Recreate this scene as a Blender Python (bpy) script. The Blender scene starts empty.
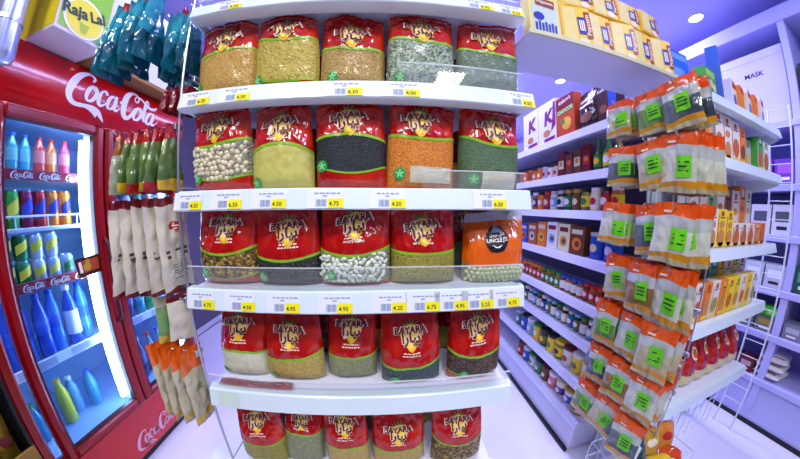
import bpy, math, random
from mathutils import Vector, Matrix, noise
rnd = random.Random(7)
POLYK = (0.0, -0.1041675, 0.00147395, 4.44313e-05, -1.663094e-06)
SC = bpy.context.scene
COL = SC.collection
PI = math.pi

# ------------------------------------------------------------------ camera
# very wide phone lens: r = 220 px * (t + 0.222 t^3) on an 800 x 459 frame
cd = bpy.data.cameras.new('camera')
cam = bpy.data.objects.new('camera', cd)
COL.objects.link(cam)
cam.location = (0, 0, 1.40)
YAW, PITCH, ROLL = math.radians(3.8987), math.radians(-5.4877), math.radians(0.1454)
fwd = Vector((math.sin(YAW) * math.cos(PITCH), math.cos(YAW) * math.cos(PITCH), math.sin(PITCH)))
rt = Vector((math.cos(YAW), -math.sin(YAW), 0))
up = rt.cross(fwd)
rt2 = rt * math.cos(ROLL) + up * math.sin(ROLL)
up2 = up * math.cos(ROLL) - rt * math.sin(ROLL)
M = Matrix((rt2, up2, -fwd)).transposed()
cam.rotation_euler = M.to_euler()
cd.type = 'PANO'
cd.sensor_fit = 'HORIZONTAL'
cd.sensor_width = 36.0
cd.sensor_height = 36.0 * 459 / 800
cd.clip_start = 0.01
for owner in (cd, getattr(cd, 'cycles', None)):
    if owner is None:
        continue
    try:
        owner.panorama_type = 'FISHEYE_LENS_POLYNOMIAL'
        owner.fisheye_fov = math.radians(200)
        owner.fisheye_polynomial_k0 = POLYK[0]
        owner.fisheye_polynomial_k1 = POLYK[1]
        owner.fisheye_polynomial_k2 = POLYK[2]
        owner.fisheye_polynomial_k3 = POLYK[3]
        owner.fisheye_polynomial_k4 = POLYK[4]
    except (AttributeError, TypeError):
        pass
SC.camera = cam

# ------------------------------------------------------------------ world, light, exposure
w = bpy.data.worlds.new('world')
SC.world = w
w.use_nodes = True
w.node_tree.nodes['Background'].inputs[0].default_value = (0.55, 0.6, 1.0, 1)
w.node_tree.nodes['Background'].inputs[1].default_value = 0.25
vs = SC.view_settings
vs.view_transform = 'Standard'
vs.look = 'None'
vs.gamma = 1
vs.use_curve_mapping = False
vs.exposure = 0.10

def area(name, loc, size, power, col, rot=(0, 0, 0)):
    l = bpy.data.lights.new(name, 'AREA')
    l.shape = 'RECTANGLE'
    l.size, l.size_y = size
    l.energy = power
    l.color = col
    o = bpy.data.objects.new(name, l)
    o.location = loc
    o.rotation_euler = rot
    COL.objects.link(o)
    return o

for lx, ly, pw_ in ((-0.75, -0.55, 17), (0.25, -0.55, 19), (-0.25, -1.35, 15), (0.75, -1.35, 13)):
    area('area_light', (lx, ly, 2.93), (0.30, 0.30), pw_, (1.0, 0.985, 0.92))
area('area_light', (1.75, -0.45, 2.93), (0.35, 0.35), 18, (0.62, 0.64, 1.0))
area('area_light', (0.75, 1.5, 2.93), (0.35, 0.9), 44, (0.50, 0.50, 1.0))
area('area_light', (2.05, 1.6, 2.93), (0.35, 0.9), 42, (0.50, 0.50, 1.0))
area('area_light', (0.85, 3.2, 2.93), (0.5, 0.9), 40, (0.62, 0.60, 1.0))  # added with no lamp seen there, to brighten the back wall and ceiling
area('area_light', (2.1, 3.2, 2.93), (0.5, 0.9), 40, (0.62, 0.60, 1.0))  # second light added to brighten the back of the shop
area('area_light', (-0.95, 1.2, 2.93), (0.35, 0.9), 14, (0.75, 0.78, 1.0))

# ------------------------------------------------------------------ helpers: colour and material
def lin(c):
    return tuple((x / 255 / 12.92) if x / 255 <= 0.04045 else ((x / 255 + 0.055) / 1.055) ** 2.4 for x in c) + (1,)
MATS = {}
def pm(name, col, rough=0.5, metal=0.0, coat=0.0, var=0.06, vscale=9.0, bump=0.0, bscale=30.0, stretch=(1, 1, 1), emit=None, estr=0.0, alpha=1.0, trans=0.0, ior=1.45, spec=0.5):
    """plain procedural material: a colour, a little noise variation, optional relief"""
    if name in MATS:
        return MATS[name]
    m = bpy.data.materials.new(name)
    m.use_nodes = True
    nt = m.node_tree
    b = nt.nodes['Principled BSDF']
    b.inputs['Roughness'].default_value = rough
    b.inputs['Metallic'].default_value = metal
    b.inputs['Coat Weight'].default_value = coat
    b.inputs['Coat Roughness'].default_value = 0.12
    b.inputs['Specular IOR Level'].default_value = spec
    b.inputs['IOR'].default_value = ior
    c = lin(col)
    tc = nt.nodes.new('ShaderNodeTexCoord')
    mp = nt.nodes.new('ShaderNodeMapping')
    mp.inputs['Scale'].default_value = stretch
    nt.links.new(tc.outputs['Object'], mp.inputs[0])
    n = nt.nodes.new('ShaderNodeTexNoise')
    n.inputs['Scale'].default_value = vscale
    nt.links.new(mp.outputs[0], n.inputs['Vector'])
    mx = nt.nodes.new('ShaderNodeMix')
    mx.data_type = 'RGBA'
    mx.inputs[6].default_value = tuple(max(0, x * (1 - var)) for x in c[:3]) + (1,)
    mx.inputs[7].default_value = tuple(min(1, x * (1 + var)) for x in c[:3]) + (1,)
    nt.links.new(n.outputs['Fac'], mx.inputs[0])
    nt.links.new(mx.outputs[2], b.inputs['Base Color'])
    if bump:
        n2 = nt.nodes.new('ShaderNodeTexNoise')
        n2.inputs['Scale'].default_value = bscale
        n2.inputs['Detail'].default_value = 3
        nt.links.new(mp.outputs[0], n2.inputs['Vector'])
        bp = nt.nodes.new('ShaderNodeBump')
        bp.inputs['Strength'].default_value = bump
        bp.inputs['Distance'].default_value = 0.01
        nt.links.new(n2.outputs['Fac'], bp.inputs['Height'])
        nt.links.new(bp.outputs[0], b.inputs['Normal'])
    if emit:
        b.inputs['Emission Color'].default_value = lin(emit)
        b.inputs['Emission Strength'].default_value = estr
    if trans:
        b.inputs['Transmission Weight'].default_value = trans
    MATS[name] = m
    return m

def clear_mat(name, tint, gloss=0.08, rough=0.05, haze=0.0, hazecol=(255, 255, 255)):
    """thin clear sheet: see-through with a gloss and, if asked, a milky haze"""
    if name in MATS:
        return MATS[name]
    m = bpy.data.materials.new(name)
    m.use_nodes = True
    nt = m.node_tree
    nt.nodes.remove(nt.nodes['Principled BSDF'])
    out = nt.nodes['Material Output']
    t = nt.nodes.new('ShaderNodeBsdfTransparent'); t.inputs[0].default_value = lin(tint)
    g = nt.nodes.new('ShaderNodeBsdfGlossy'); g.inputs['Roughness'].default_value = rough
    d = nt.nodes.new('ShaderNodeBsdfDiffuse'); d.inputs[0].default_value = lin(hazecol)
    fr = nt.nodes.new('ShaderNodeLayerWeight'); fr.inputs[0].default_value = 0.5
    pw = nt.nodes.new('ShaderNodeMath'); pw.operation = 'POWER'; pw.inputs[1].default_value = 5.0
    nt.links.new(fr.outputs['Facing'], pw.inputs[0])
    ma = nt.nodes.new('ShaderNodeMath'); ma.operation = 'MULTIPLY_ADD'; ma.inputs[1].default_value = 0.5; ma.inputs[2].default_value = gloss * 0.5
    ma.use_clamp = True
    nt.links.new(pw.outputs[0], ma.inputs[0])
    nz = nt.nodes.new('ShaderNodeTexNoise'); nz.inputs['Scale'].default_value = 14
    mm = nt.nodes.new('ShaderNodeMath'); mm.operation = 'MULTIPLY'; mm.inputs[1].default_value = 2 * haze
    nt.links.new(nz.outputs['Fac'], mm.inputs[0])
    m1 = nt.nodes.new('ShaderNodeMixShader'); nt.links.new(mm.outputs[0], m1.inputs[0])
    nt.links.new(t.outputs[0], m1.inputs[1]); nt.links.new(d.outputs[0], m1.inputs[2])
    m2 = nt.nodes.new('ShaderNodeMixShader'); nt.links.new(ma.outputs[0], m2.inputs[0])
    nt.links.new(m1.outputs[0], m2.inputs[1]); nt.links.new(g.outputs[0], m2.inputs[2])
    nt.links.new(m2.outputs[0], out.inputs[0])
    MATS[name] = m
    return m

def grain_mat(name, cols, size, rough=0.5, bump=0.6, coat=0.25):
    """a mass of small grains behind film: Voronoi cells in a few colours"""
    if name in MATS:
        return MATS[name]
    m = bpy.data.materials.new(name)
    m.use_nodes = True
    nt = m.node_tree
    b = nt.nodes['Principled BSDF']
    b.inputs['Roughness'].default_value = rough
    b.inputs['Coat Weight'].default_value = coat
    b.inputs['Coat Roughness'].default_value = 0.15
    tc = nt.nodes.new('ShaderNodeTexCoord')
    v = nt.nodes.new('ShaderNodeTexVoronoi')
    v.inputs['Scale'].default_value = 1.0 / size
    nt.links.new(tc.outputs['Object'], v.inputs['Vector'])
    r = nt.nodes.new('ShaderNodeValToRGB')
    r.color_ramp.interpolation = 'LINEAR'
    sx = nt.nodes.new('ShaderNodeSeparateColor')
    nt.links.new(v.outputs['Color'], sx.inputs[0])
    nt.links.new(sx.outputs[0], r.inputs[0])
    els = r.color_ramp.elements
    while len(els) < len(cols):
        els.new(0.5)
    for i, c in enumerate(cols):
        els[i].position = i / max(1, len(cols) - 1)
        els[i].color = lin(c)
    dk = nt.nodes.new('ShaderNodeMapRange')
    dk.inputs['From Min'].default_value = 0.0
    dk.inputs['From Max'].default_value = 0.75
    dk.inputs['To Min'].default_value = 1.0
    dk.inputs['To Max'].default_value = 0.0
    nt.links.new(v.outputs['Distance'], dk.inputs[0])
    nt.links.new(r.outputs[0], b.inputs['Base Color'])
    bp = nt.nodes.new('ShaderNodeBump')
    bp.inputs['Strength'].default_value = bump
    bp.inputs['Distance'].default_value = size
    nt.links.new(dk.outputs[0], bp.inputs['Height'])
    nz = nt.nodes.new('ShaderNodeTexNoise'); nz.inputs['Scale'].default_value = 18; nz.inputs['Detail'].default_value = 3
    nt.links.new(tc.outputs['Object'], nz.inputs['Vector'])
    bp2 = nt.nodes.new('ShaderNodeBump'); bp2.inputs['Strength'].default_value = 0.45; bp2.inputs['Distance'].default_value = 0.02
    nt.links.new(nz.outputs['Fac'], bp2.inputs['Height'])
    nt.links.new(bp.outputs[0], b.inputs['Normal'])
    nt.links.new(bp2.outputs[0], b.inputs['Coat Normal'])
    MATS[name] = m
    return m

def film_mat(name, col, col2, rough=0.2, bump=1.0, scale=38.0):
    """crinkled glossy printed film, two print colours in soft patches"""
    if name in MATS:
        return MATS[name]
    m = bpy.data.materials.new(name)
    m.use_nodes = True
    nt = m.node_tree
    b = nt.nodes['Principled BSDF']
    b.inputs['Roughness'].default_value = rough
    b.inputs['Coat Weight'].default_value = 0.7
    b.inputs['Coat Roughness'].default_value = 0.05
    b.inputs['Specular IOR Level'].default_value = 0.35
    tc = nt.nodes.new('ShaderNodeTexCoord')
    n = nt.nodes.new('ShaderNodeTexNoise'); n.inputs['Scale'].default_value = 7
    nt.links.new(tc.outputs['Object'], n.inputs['Vector'])
    r = nt.nodes.new('ShaderNodeValToRGB')
    r.color_ramp.elements[0].position = 0.48; r.color_ramp.elements[0].color = lin(col)
    r.color_ramp.elements[1].position = 0.8; r.color_ramp.elements[1].color = lin(col2)
    nt.links.new(n.outputs['Fac'], r.inputs[0])
    nt.links.new(r.outputs[0], b.inputs['Base Color'])
    mp = nt.nodes.new('ShaderNodeMapping'); mp.inputs['Scale'].default_value = (1.0, 1.0, 0.55)
    mp.inputs['Rotation'].default_value = (0, 0.5, 0)
    nt.links.new(tc.outputs['Object'], mp.inputs[0])
    n2 = nt.nodes.new('ShaderNodeTexNoise'); n2.inputs['Scale'].default_value = scale; n2.inputs['Detail'].default_value = 2.5
    n2.noise_type = 'RIDGED_MULTIFRACTAL'
    nt.links.new(mp.outputs[0], n2.inputs['Vector'])
    bp = nt.nodes.new('ShaderNodeBump'); bp.inputs['Strength'].default_value = bump; bp.inputs['Distance'].default_value = 0.009
    nt.links.new(n2.outputs['Fac'], bp.inputs['Height'])
    nt.links.new(bp.outputs[0], b.inputs['Normal'])
    nt.links.new(bp.outputs[0], b.inputs['Coat Normal'])
    MATS[name] = m
    return m

# ------------------------------------------------------------------ helpers: meshes and objects
class MB:
    def __init__(s):
        s.v = []; s.f = []
    def add(s, vs, fs):
        o = len(s.v)
        s.v += [tuple(v) for v in vs]
        s.f += [tuple(i + o for i in f) for f in fs]
        return s
    def box(s, c, d, bev=0.0):
        cx, cy, cz = c
        hx, hy, hz = d[0] / 2, d[1] / 2, d[2] / 2
        b = min(bev, hx * 0.9, hy * 0.9, hz * 0.9)
        if b <= 0:
            vs = [(cx + sx * hx, cy + sy * hy, cz + sz * hz) for sx in (-1, 1) for sy in (-1, 1) for sz in (-1, 1)]
            return s.add(vs, [(0, 1, 3, 2), (4, 6, 7, 5), (0, 4, 5, 1), (2, 3, 7, 6), (0, 2, 6, 4), (1, 5, 7, 3)])
        vs = []; ix = {}
        for sx in (-1, 1):
            for sy in (-1, 1):
                for sz in (-1, 1):
                    for a in range(3):
                        k = [hx - b, hy - b, hz - b]
                        k[a] = (hx, hy, hz)[a]
                        ix[(sx, sy, sz, a)] = len(vs)
                        vs.append((cx + sx * k[0], cy + sy * k[1], cz + sz * k[2]))
        fs = []
        for sg in (-1, 1):
            for a in range(3):
                q = []
                for (p, r) in ((-1, -1), (1, -1), (1, 1), (-1, 1)):
                    t = [0, 0, 0]; t[a] = sg; t[(a + 1) % 3] = p; t[(a + 2) % 3] = r
                    q.append(ix[tuple(t) + (a,)])
                fs.append(q if sg > 0 else q[::-1])
        for a in range(3):
            c1, c2 = (a + 1) % 3, (a + 2) % 3
            for p in (-1, 1):
                for r in (-1, 1):
                    q = []
                    for (e, ax) in ((-1, c1), (1, c1), (1, c2), (-1, c2)):
                        t = [0, 0, 0]; t[a] = e; t[c1] = p; t[c2] = r
                        q.append(ix[tuple(t) + (ax,)])
                    fs.append(q if p * r > 0 else q[::-1])
        for sx in (-1, 1):
            for sy in (-1, 1):
                for sz in (-1, 1):
                    q = [ix[(sx, sy, sz, a)] for a in range(3)]
                    fs.append(q if sx * sy * sz > 0 else q[::-1])
        return s.add(vs, fs)
    def lathe(s, prof, n=14, c=(0, 0, 0), cap=True):
        vs = []; fs = []
        for (r, z) in prof:
            for k in range(n):
                a = 2 * PI * k / n
                vs.append((c[0] + r * math.cos(a), c[1] + r * math.sin(a), c[2] + z))
        for i in range(len(prof) - 1):
            for k in range(n):
                k2 = (k + 1) % n
                fs.append((i * n + k, i * n + k2, (i + 1) * n + k2, (i + 1) * n + k))
        if cap:
            fs.append(tuple(range(n))[::-1])
            fs.append(tuple(range((len(prof) - 1) * n, len(prof) * n)))
        return s.add(vs, fs)
    def tube(s, pts, r, n=6):
        pts = [Vector(p) for p in pts]
        vs = []; fs = []
        for i, p in enumerate(pts):
            d = (pts[min(i + 1, len(pts) - 1)] - pts[max(i - 1, 0)]).normalized()
            a = d.orthogonal().normalized() if i == 0 else (a - d * a.dot(d)).normalized()
            b = d.cross(a)
            for k in range(n):
                t = 2 * PI * k / n
                vs.append(p + a * (r * math.cos(t)) + b * (r * math.sin(t)))
        for i in range(len(pts) - 1):
            for k in range(n):
                k2 = (k + 1) % n
                fs.append((i * n + k, i * n + k2, (i + 1) * n + k2, (i + 1) * n + k))
        fs.append(tuple(range(n))[::-1]); fs.append(tuple(range((len(pts) - 1) * n, len(pts) * n)))
        return s.add(vs, fs)
    def prism(s, poly, y0, y1):
        """polygon in x,z pulled from y0 to y1"""
        n = len(poly)
        vs = [(x, y0, z) for x, z in poly] + [(x, y1, z) for x, z in poly]
        fs = [tuple(range(n)), tuple(range(n, 2 * n))[::-1]] + [(i, i + n, (i + 1) % n + n, (i + 1) % n) for i in range(n)]
        return s.add(vs, fs)
    def grid(s, fn, nu, nv, flip=False):
        vs = [fn(i / nu, j / nv) for j in range(nv + 1) for i in range(nu + 1)]
        fs = []
        for j in range(nv):
            for i in range(nu):
                a = j * (nu + 1) + i
                q = (a, a + 1, a + nu + 2, a + nu + 1)
                fs.append(q[::-1] if flip else q)
        return s.add(vs, fs)
    def mapped(s, fn):
        s.v = [tuple(fn(Vector(v))) for v in s.v]
        return s
    def mesh(s, name, smooth=None):
        me = bpy.data.meshes.new(name)
        me.from_pydata(s.v, [], s.f)
        me.update()
        if smooth is not None:
            me.polygons.foreach_set('use_smooth', [True] * len(me.polygons))
            if smooth < 179:
                me.set_sharp_from_angle(angle=math.radians(smooth))
        return me

def link(name, me, mat, parent=None, loc=None, rot=None):
    if mat is not None and not me.materials:
        me.materials.append(mat)
    o = bpy.data.objects.new(name, me)
    COL.objects.link(o)
    if parent is not None:
        o.parent = parent
    if loc is not None:
        o.location = loc
    if rot is not None:
        o.rotation_euler = rot
    return o
def obj(name, mb, mat, parent=None, smooth=None, loc=None, rot=None):
    return link(name, mb.mesh(name, smooth), mat, parent, loc, rot)
def tag(o, label, cat, group=None):
    o['label'] = label; o['category'] = cat
    if group:
        o['group'] = group
    return o
def thing(name, label, cat, loc=(0, 0, 0), rot=(0, 0, 0), group=None):
    o = bpy.data.objects.new(name, None)
    o.empty_display_size = 0.05
    COL.objects.link(o)
    o.location = loc; o.rotation_euler = rot
    return tag(o, label, cat, group)
def struct(name, mb, mat, parent=None, smooth=None):
    o = obj(name, mb, mat, parent, smooth)
    if parent is None:
        o['kind'] = 'structure'
    return o
def copy_tree(o, parent=None):
    c = o.copy(); COL.objects.link(c); c.parent = parent
    for ch in list(o.children):
        copy_tree(ch, c)
    return c
def dup(root, label, loc, rot=(0, 0, 0), group=None, scale=None):
    c = copy_tree(root)
    c['label'] = label
    if group:
        c['group'] = group
    c.location = loc; c.rotation_euler = rot
    if scale:
        c.scale = scale
    return c
ORD = ['first', 'second', 'third', 'fourth', 'fifth', 'sixth', 'seventh', 'eighth', 'ninth', 'tenth', 'eleventh', 'twelfth', 'thirteenth', 'fourteenth', 'fifteenth', 'sixteenth', 'seventeenth', 'eighteenth', 'nineteenth', 'twentieth']

# ---- flat print: text and shapes as 2-D meshes (x right, z up), then laid on surfaces
_txt = {}
def text2d(body, bold=0.0, shear=0.0, res=2):
    key = (body, bold, shear)
    if key in _txt:
        return _txt[key]
    cu = bpy.data.curves.new('lettering', 'FONT')
    cu.body = body; cu.offset = bold; cu.shear = shear; cu.resolution_u = res
    cu.align_x = 'CENTER'; cu.align_y = 'CENTER'
    ob = bpy.data.objects.new('lettering', cu)
    COL.objects.link(ob)
    bpy.context.view_layer.update()
    dg = bpy.context.evaluated_depsgraph_get()
    me = bpy.data.meshes.new_from_object(ob.evaluated_get(dg))
    vs = [(v.co.x, v.co.y) for v in me.vertices]; fs = [tuple(p.vertices) for p in me.polygons]
    bpy.data.objects.remove(ob); bpy.data.curves.remove(cu); bpy.data.meshes.remove(me)
    xs = [v[0] for v in vs]; ys = [v[1] for v in vs]
    cx, cy, wd = (max(xs) + min(xs)) / 2, (max(ys) + min(ys)) / 2, max(xs) - min(xs)
    vs = [((x - cx) / wd, (y - cy) / wd) for x, y in vs]
    # wind every face to look towards -y (front)
    out = []
    for f in fs:
        a = sum(vs[f[i]][0] * vs[f[(i + 1) % len(f)]][1] - vs[f[(i + 1) % len(f)]][0] * vs[f[i]][1] for i in range(len(f)))
        out.append(f if a > 0 else f[::-1])
    _txt[key] = (vs, out)
    return _txt[key]
def shape2d(poly, rings=1):
    """filled star-shaped polygon about its mean, with inner rings so it can bend"""
    n = len(poly)
    cx = sum(p[0] for p in poly) / n; cy = sum(p[1] for p in poly) / n
    vs = []; fs = []
    for k in range(rings, 0, -1):
        t = k / rings
        vs += [(cx + (x - cx) * t, cy + (y - cy) * t) for x, y in poly]
    for k in range(rings - 1):
        for i in range(n):
            j = (i + 1) % n
            fs.append((k * n + i, k * n + j, (k + 1) * n + j, (k + 1) * n + i))
    vs.append((cx, cy))
    for i in range(n):
        fs.append(((rings - 1) * n + i, (rings - 1) * n + (i + 1) % n, rings * n))
    return vs, fs
def rect2d(w_, h_, n=1, m=1):
    vs = [(-w_ / 2 + w_ * i / n, -h_ / 2 + h_ * j / m) for j in range(m + 1) for i in range(n + 1)]
    fs = [(j * (n + 1) + i, j * (n + 1) + i + 1, (j + 1) * (n + 1) + i + 1, (j + 1) * (n + 1) + i) for j in range(m) for i in range(n)]
    return vs, fs
def disc2d(r, n=20, rings=1, sy=1.0):
    return shape2d([(r * math.cos(2 * PI * k / n), r * sy * math.sin(2 * PI * k / n)) for k in range(n)], rings)
def ring2d(r0, r1, n=24):
    vs = [(r * math.cos(2 * PI * k / n), r * math.sin(2 * PI * k / n)) for r in (r0, r1) for k in range(n)]
    return vs, [(k, n + k, n + (k + 1) % n, (k + 1) % n)[::1] for k in range(n)]
def put(mb, sh, fn, x=0, z=0, sc=1.0, rot=0.0, off=0.0):
    """lay a 2-D shape on surface fn(x, z, off)"""
    c, s_ = math.cos(rot), math.sin(rot)
    mb.add([fn(x + sc * (a * c - b * s_), z + sc * (a * s_ + b * c), off) for a, b in sh[0]], sh[1])
    return mb
def flat(y):
    return lambda x, z, off: (x, y - off, z)
def on_cyl(r):
    return lambda x, z, off: ((r + off) * math.sin(x / r), -(r + off) * math.cos(x / r), z)

M_white = pm('white paint', (236, 240, 245), 0.35, coat=0.2, var=0.03)
M_black = pm('black plastic', (14, 14, 16), 0.4)
M_steel = pm('zinc wire', (190, 195, 205), 0.3, 0.9)
M_whwire = pm('white coated wire', (225, 230, 245), 0.35)
M_clear = clear_mat('clear acrylic', (250, 252, 253), 0.05, 0.04, 0.05)
M_liphi = clear_mat('lip highlight', (240, 250, 252), 0.15, 0.1, 0.45)
M_glass = clear_mat('door glass', (225, 240, 255), 0.07, 0.02, 0.0)
M_yellow = pm('yellow price paper', (250, 240, 20), 0.6)
M_ink = pm('dark print ink', (30, 30, 40), 0.6)
M_greyink = pm('grey print ink', (150, 165, 195), 0.6)
M_card = pm('white card', (235, 242, 250), 0.55)
M_wprint = pm('white print', (245, 240, 235), 0.4)

# ================================================================== the room
M_floor = pm('pale vinyl floor', (226, 226, 242), 0.22, coat=0.3, var=0.05, vscale=3)
M_wall = pm('lavender white wall', (200, 198, 250), 0.7, var=0.03)
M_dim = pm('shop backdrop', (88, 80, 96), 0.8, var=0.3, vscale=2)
M_ceil = pm('lavender ceiling', (198, 194, 255), 0.8, var=0.02)
XL, XR, YF, YB, ZC = -2.25, 2.95, -2.3, 4.6, 2.95
struct('floor', MB().box(((XL + XR) / 2, (YF + YB) / 2, -0.03), (XR - XL, YB - YF, 0.06)), M_floor)
struct('ceiling', MB().box(((XL + XR) / 2, (YF + YB) / 2, ZC + 0.03), (XR - XL, YB - YF, 0.06)), M_ceil)
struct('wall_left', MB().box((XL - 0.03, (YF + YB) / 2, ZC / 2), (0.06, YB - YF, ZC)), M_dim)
struct('wall_right', MB().box((XR + 0.03, (YF + YB) / 2, ZC / 2), (0.06, YB - YF, ZC)), M_wall)
struct('wall_back', MB().box(((XL + XR) / 2, YB + 0.03, ZC / 2), (XR - XL, 0.06, ZC)), M_wall)
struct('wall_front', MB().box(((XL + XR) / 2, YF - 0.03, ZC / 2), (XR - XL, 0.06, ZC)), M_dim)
def downlight(x, y, label, power=14):
    t = thing('ceiling_downlight', label, 'light', (x, y, ZC))
    obj('rim', MB().lathe([(0.05, -0.001), (0.065, -0.001), (0.06, -0.012), (0.05, -0.012)], 20, cap=False), M_white, t, 40)
    obj('lamp_disc', MB().lathe([(0.05, -0.003), (0.048, -0.008)], 20), pm('lit lamp', (255, 255, 255), emit=(240, 240, 255), estr=25), t)
downlight(2.36, 0.98, 'small round ceiling downlight above the wall shelves at right')
downlight(2.06, 2.28, 'glowing round ceiling downlight seen below the popcorn shelf')

# ================================================================== main shelving unit
GX0, GX1, GY = -0.59, 0.41, 0.576
GXC, GW = (GX0 + GX1) / 2, GX1 - GX0
# (z of rail top, z of rail bottom) for each visible shelf
SH = [(2.030, 1.982), (1.742, 1.688), (1.455, 1.397), (1.171, 1.108), (0.815, 0.750), (0.395, 0.335)]
M_shelf = pm('white enamelled steel', (224, 240, 246), 0.3, coat=0.25, var=0.02)
M_tray = pm('white shelf tray', (226, 228, 246), 0.4, var=0.02)
gond = thing('shelving_unit', 'white steel shelving unit stacked with red bags of pulses, facing the camera', 'shelving unit', (0, 0, 0))
obj('back_panel', MB().box((GXC, 1.03, 1.15), (GW, 0.02, 2.1)), M_tray, gond)
for x in (GX0 + 0.02, GX1 - 0.02):
    obj('upright', MB().box((x, 1.0, 1.15), (0.035, 0.035, 2.3), 0.004), M_shelf, gond)
obj('plinth', MB().box((GXC, 0.81, 0.07), (GW, 0.42, 0.14), 0.005), M_shelf, gond)
def rail_mb(z1, z0):
    """curved price rail: face leans back, ends rounded"""
    mb = MB()
    prof = [(GY + 0.045, z1 - 0.002), (GY + 0.016, z1), (GY + 0.012, z1 - 0.003), (GY + 0.001, z0 + 0.003), (GY + 0.004, z0), (GY + 0.05, z0 + 0.004)]
    xs = [GX0 - 0.012, GX0 - 0.006, GX1 + 0.006, GX1 + 0.012]
    ins = [0.02, 0.0, 0.0, 0.02]
    vs = [(x, min(y + i, GY + 0.05), z) for x, i in zip(xs, ins) for y, z in prof]
    n = len(prof); fs = []
    for k in range(len(xs) - 1):
        for i in range(n - 1):
            a = k * n + i
            fs.append((a, a + 1, a + n + 1, a + n))
    fs.append(tuple(range(n))); fs.append(tuple(range((len(xs) - 1) * n, len(xs) * n))[::-1])
    return mb.add(vs, fs)
for k, (z1, z0) in enumerate(SH):
    s = obj('shelf', MB().box((GXC, (GY + 0.03 + 1.0) / 2, z1 - 0.009), (GW, 1.0 - GY - 0.03, 0.014), 0.002), M_tray, gond)
    obj('price_rail', rail_mb(z1, z0), M_shelf, s)
    for x in (GX0 - 0.008, GX1 + 0.008):
        br = MB().prism([(0.0, 0), (0.0, -0.03), (0.36, -0.075), (0.37, 0)], -0.003, 0.003)
        br.mapped(lambda v, x=x, z1=z1: (x + v.y, GY + 0.05 + v.x, z1 - 0.016 + v.z))
        obj('bracket', br, M_shelf, s)
# clear lips standing up behind the rails
for k, (xa, xb, hh) in {0: (GX0, GX1, 0.03), 1: (0.03, 0.405, 0.062), 2: (0.10, 0.405, 0.052), 3: (GX0, GX1, 0.068), 4: (GX0, GX1, 0.055)}.items():
    z1 = SH[k][0]
    mb = MB().box(((xa + xb) / 2, GY + 0.020, z1 + hh / 2 - 0.004), (xb - xa, 0.003, hh), 0.001)
    lp = obj('clear_lip', mb, M_clear, gond)
    obj('lip_highlight', MB().box(((xa + xb) / 2, GY + 0.020, z1 + hh - 0.0028), (xb - xa, 0.004, 0.003)), M_liphi, lp)  # milky bar paints a highlight along the top of the lip
# wire frame on the left flank that carries the hooks
for y in (0.60, 0.80):
    obj('side_wire', MB().tube([(GX0 - 0.018, y, 0.35), (GX0 - 0.018, y, 2.3)], 0.004), M_steel, gond)
for z in (0.45, 1.0, 1.47, 1.70, 2.2):
    obj('side_wire', MB().tube([(GX0 - 0.018, 0.60, z), (GX0 - 0.018, 1.0, z)], 0.003), M_steel, gond)

# price tags on the rails: (shelf, x)
def rail_pt(k):
    z1, z0 = SH[k]
    def fn(x, t, off):
        # t: height along the rail face, 0 at its bottom
        q = (t) / (z1 - z0)
        return (x, GY + 0.001 + 0.0115 * q - 0.0012 - off, z0 + t)
    return fn
digits = ['4.95', '4.50', '6.75', '4.00', '4.75', '5.25', '4.25', '6.50']
TAGS = {0: [-0.455, -0.10, 0.275, 0.375], 1: [-0.525, -0.40, -0.095, 0.055, 0.39], 2: [-0.545, -0.42, -0.295, -0.145, 0.018, 0.30], 3: [-0.535, -0.405, -0.275, -0.128, 0.022, 0.117, 0.20, 0.277, 0.363]}
SHN = ['highest visible', 'second highest', 'eye level middle', 'fourth highest', 'fifth shelf']
for k, xs in TAGS.items():
    hgt = SH[k][1] and SH[k][0] - SH[k][1]
    for i, x in enumerate(xs):
        fn = rail_pt(k)
        t = thing('price_tag', f'price tag, {ORD[i]} from the left on the {SHN[k]} rail', 'price tag', fn(x, 0, 0), group='price tags on the rails')
        loc = Vector(fn(x, 0, 0))
        f2 = lambda a, b, off, fn=fn, x=x, loc=loc: tuple(Vector(fn(x + a, b, off)) - loc)
        q = hgt / 0.058
        mb = MB(); put(mb, rect2d(0.098, 0.050 * q), f2, -0.012, 0.029 * q, off=0.0008)
        obj('card', mb, M_card, t)
        mb = MB(); put(mb, rect2d(0.041, 0.024 * q), f2, 0.016, 0.017 * q, off=0.0016)
        pt = obj('price_patch', mb, M_yellow, t)
        mb = MB(); put(mb, text2d(rnd.choice(digits), 0.01), f2, 0.012, 0.016 * q, 0.026, off=0.0024)
        obj('price_digits', mb, M_ink, pt)
        mb = MB()
        for j in range(7):
            put(mb, rect2d(0.0022 + 0.001 * (j % 3), 0.018 * q), f2, -0.034 + 0.0042 * j, 0.018 * q, off=0.0016)
        obj('barcode', mb, M_greyink, t)
        mb = MB()
        xx = -0.04
        while xx < 0.022:
            l_ = rnd.uniform(0.006, 0.014)
            put(mb, rect2d(l_, 0.0035), f2, xx + l_ / 2, 0.043 * q, off=0.0016); xx += l_ + 0.003
        put(mb, rect2d(0.012, 0.003), f2, -0.012, 0.036 * q, off=0.0016)
        obj('print_line', mb, M_greyink, t)
mb = MB(); put(mb, rect2d(0.075, 0.05), rail_pt(4), -0.525, 0.035, off=0.0008)
tag(obj('blank_label', mb, pm('pale green card', (215, 235, 220), 0.5)), 'pale greenish blank label at the left end of the fifth shelf rail', 'label')

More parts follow.
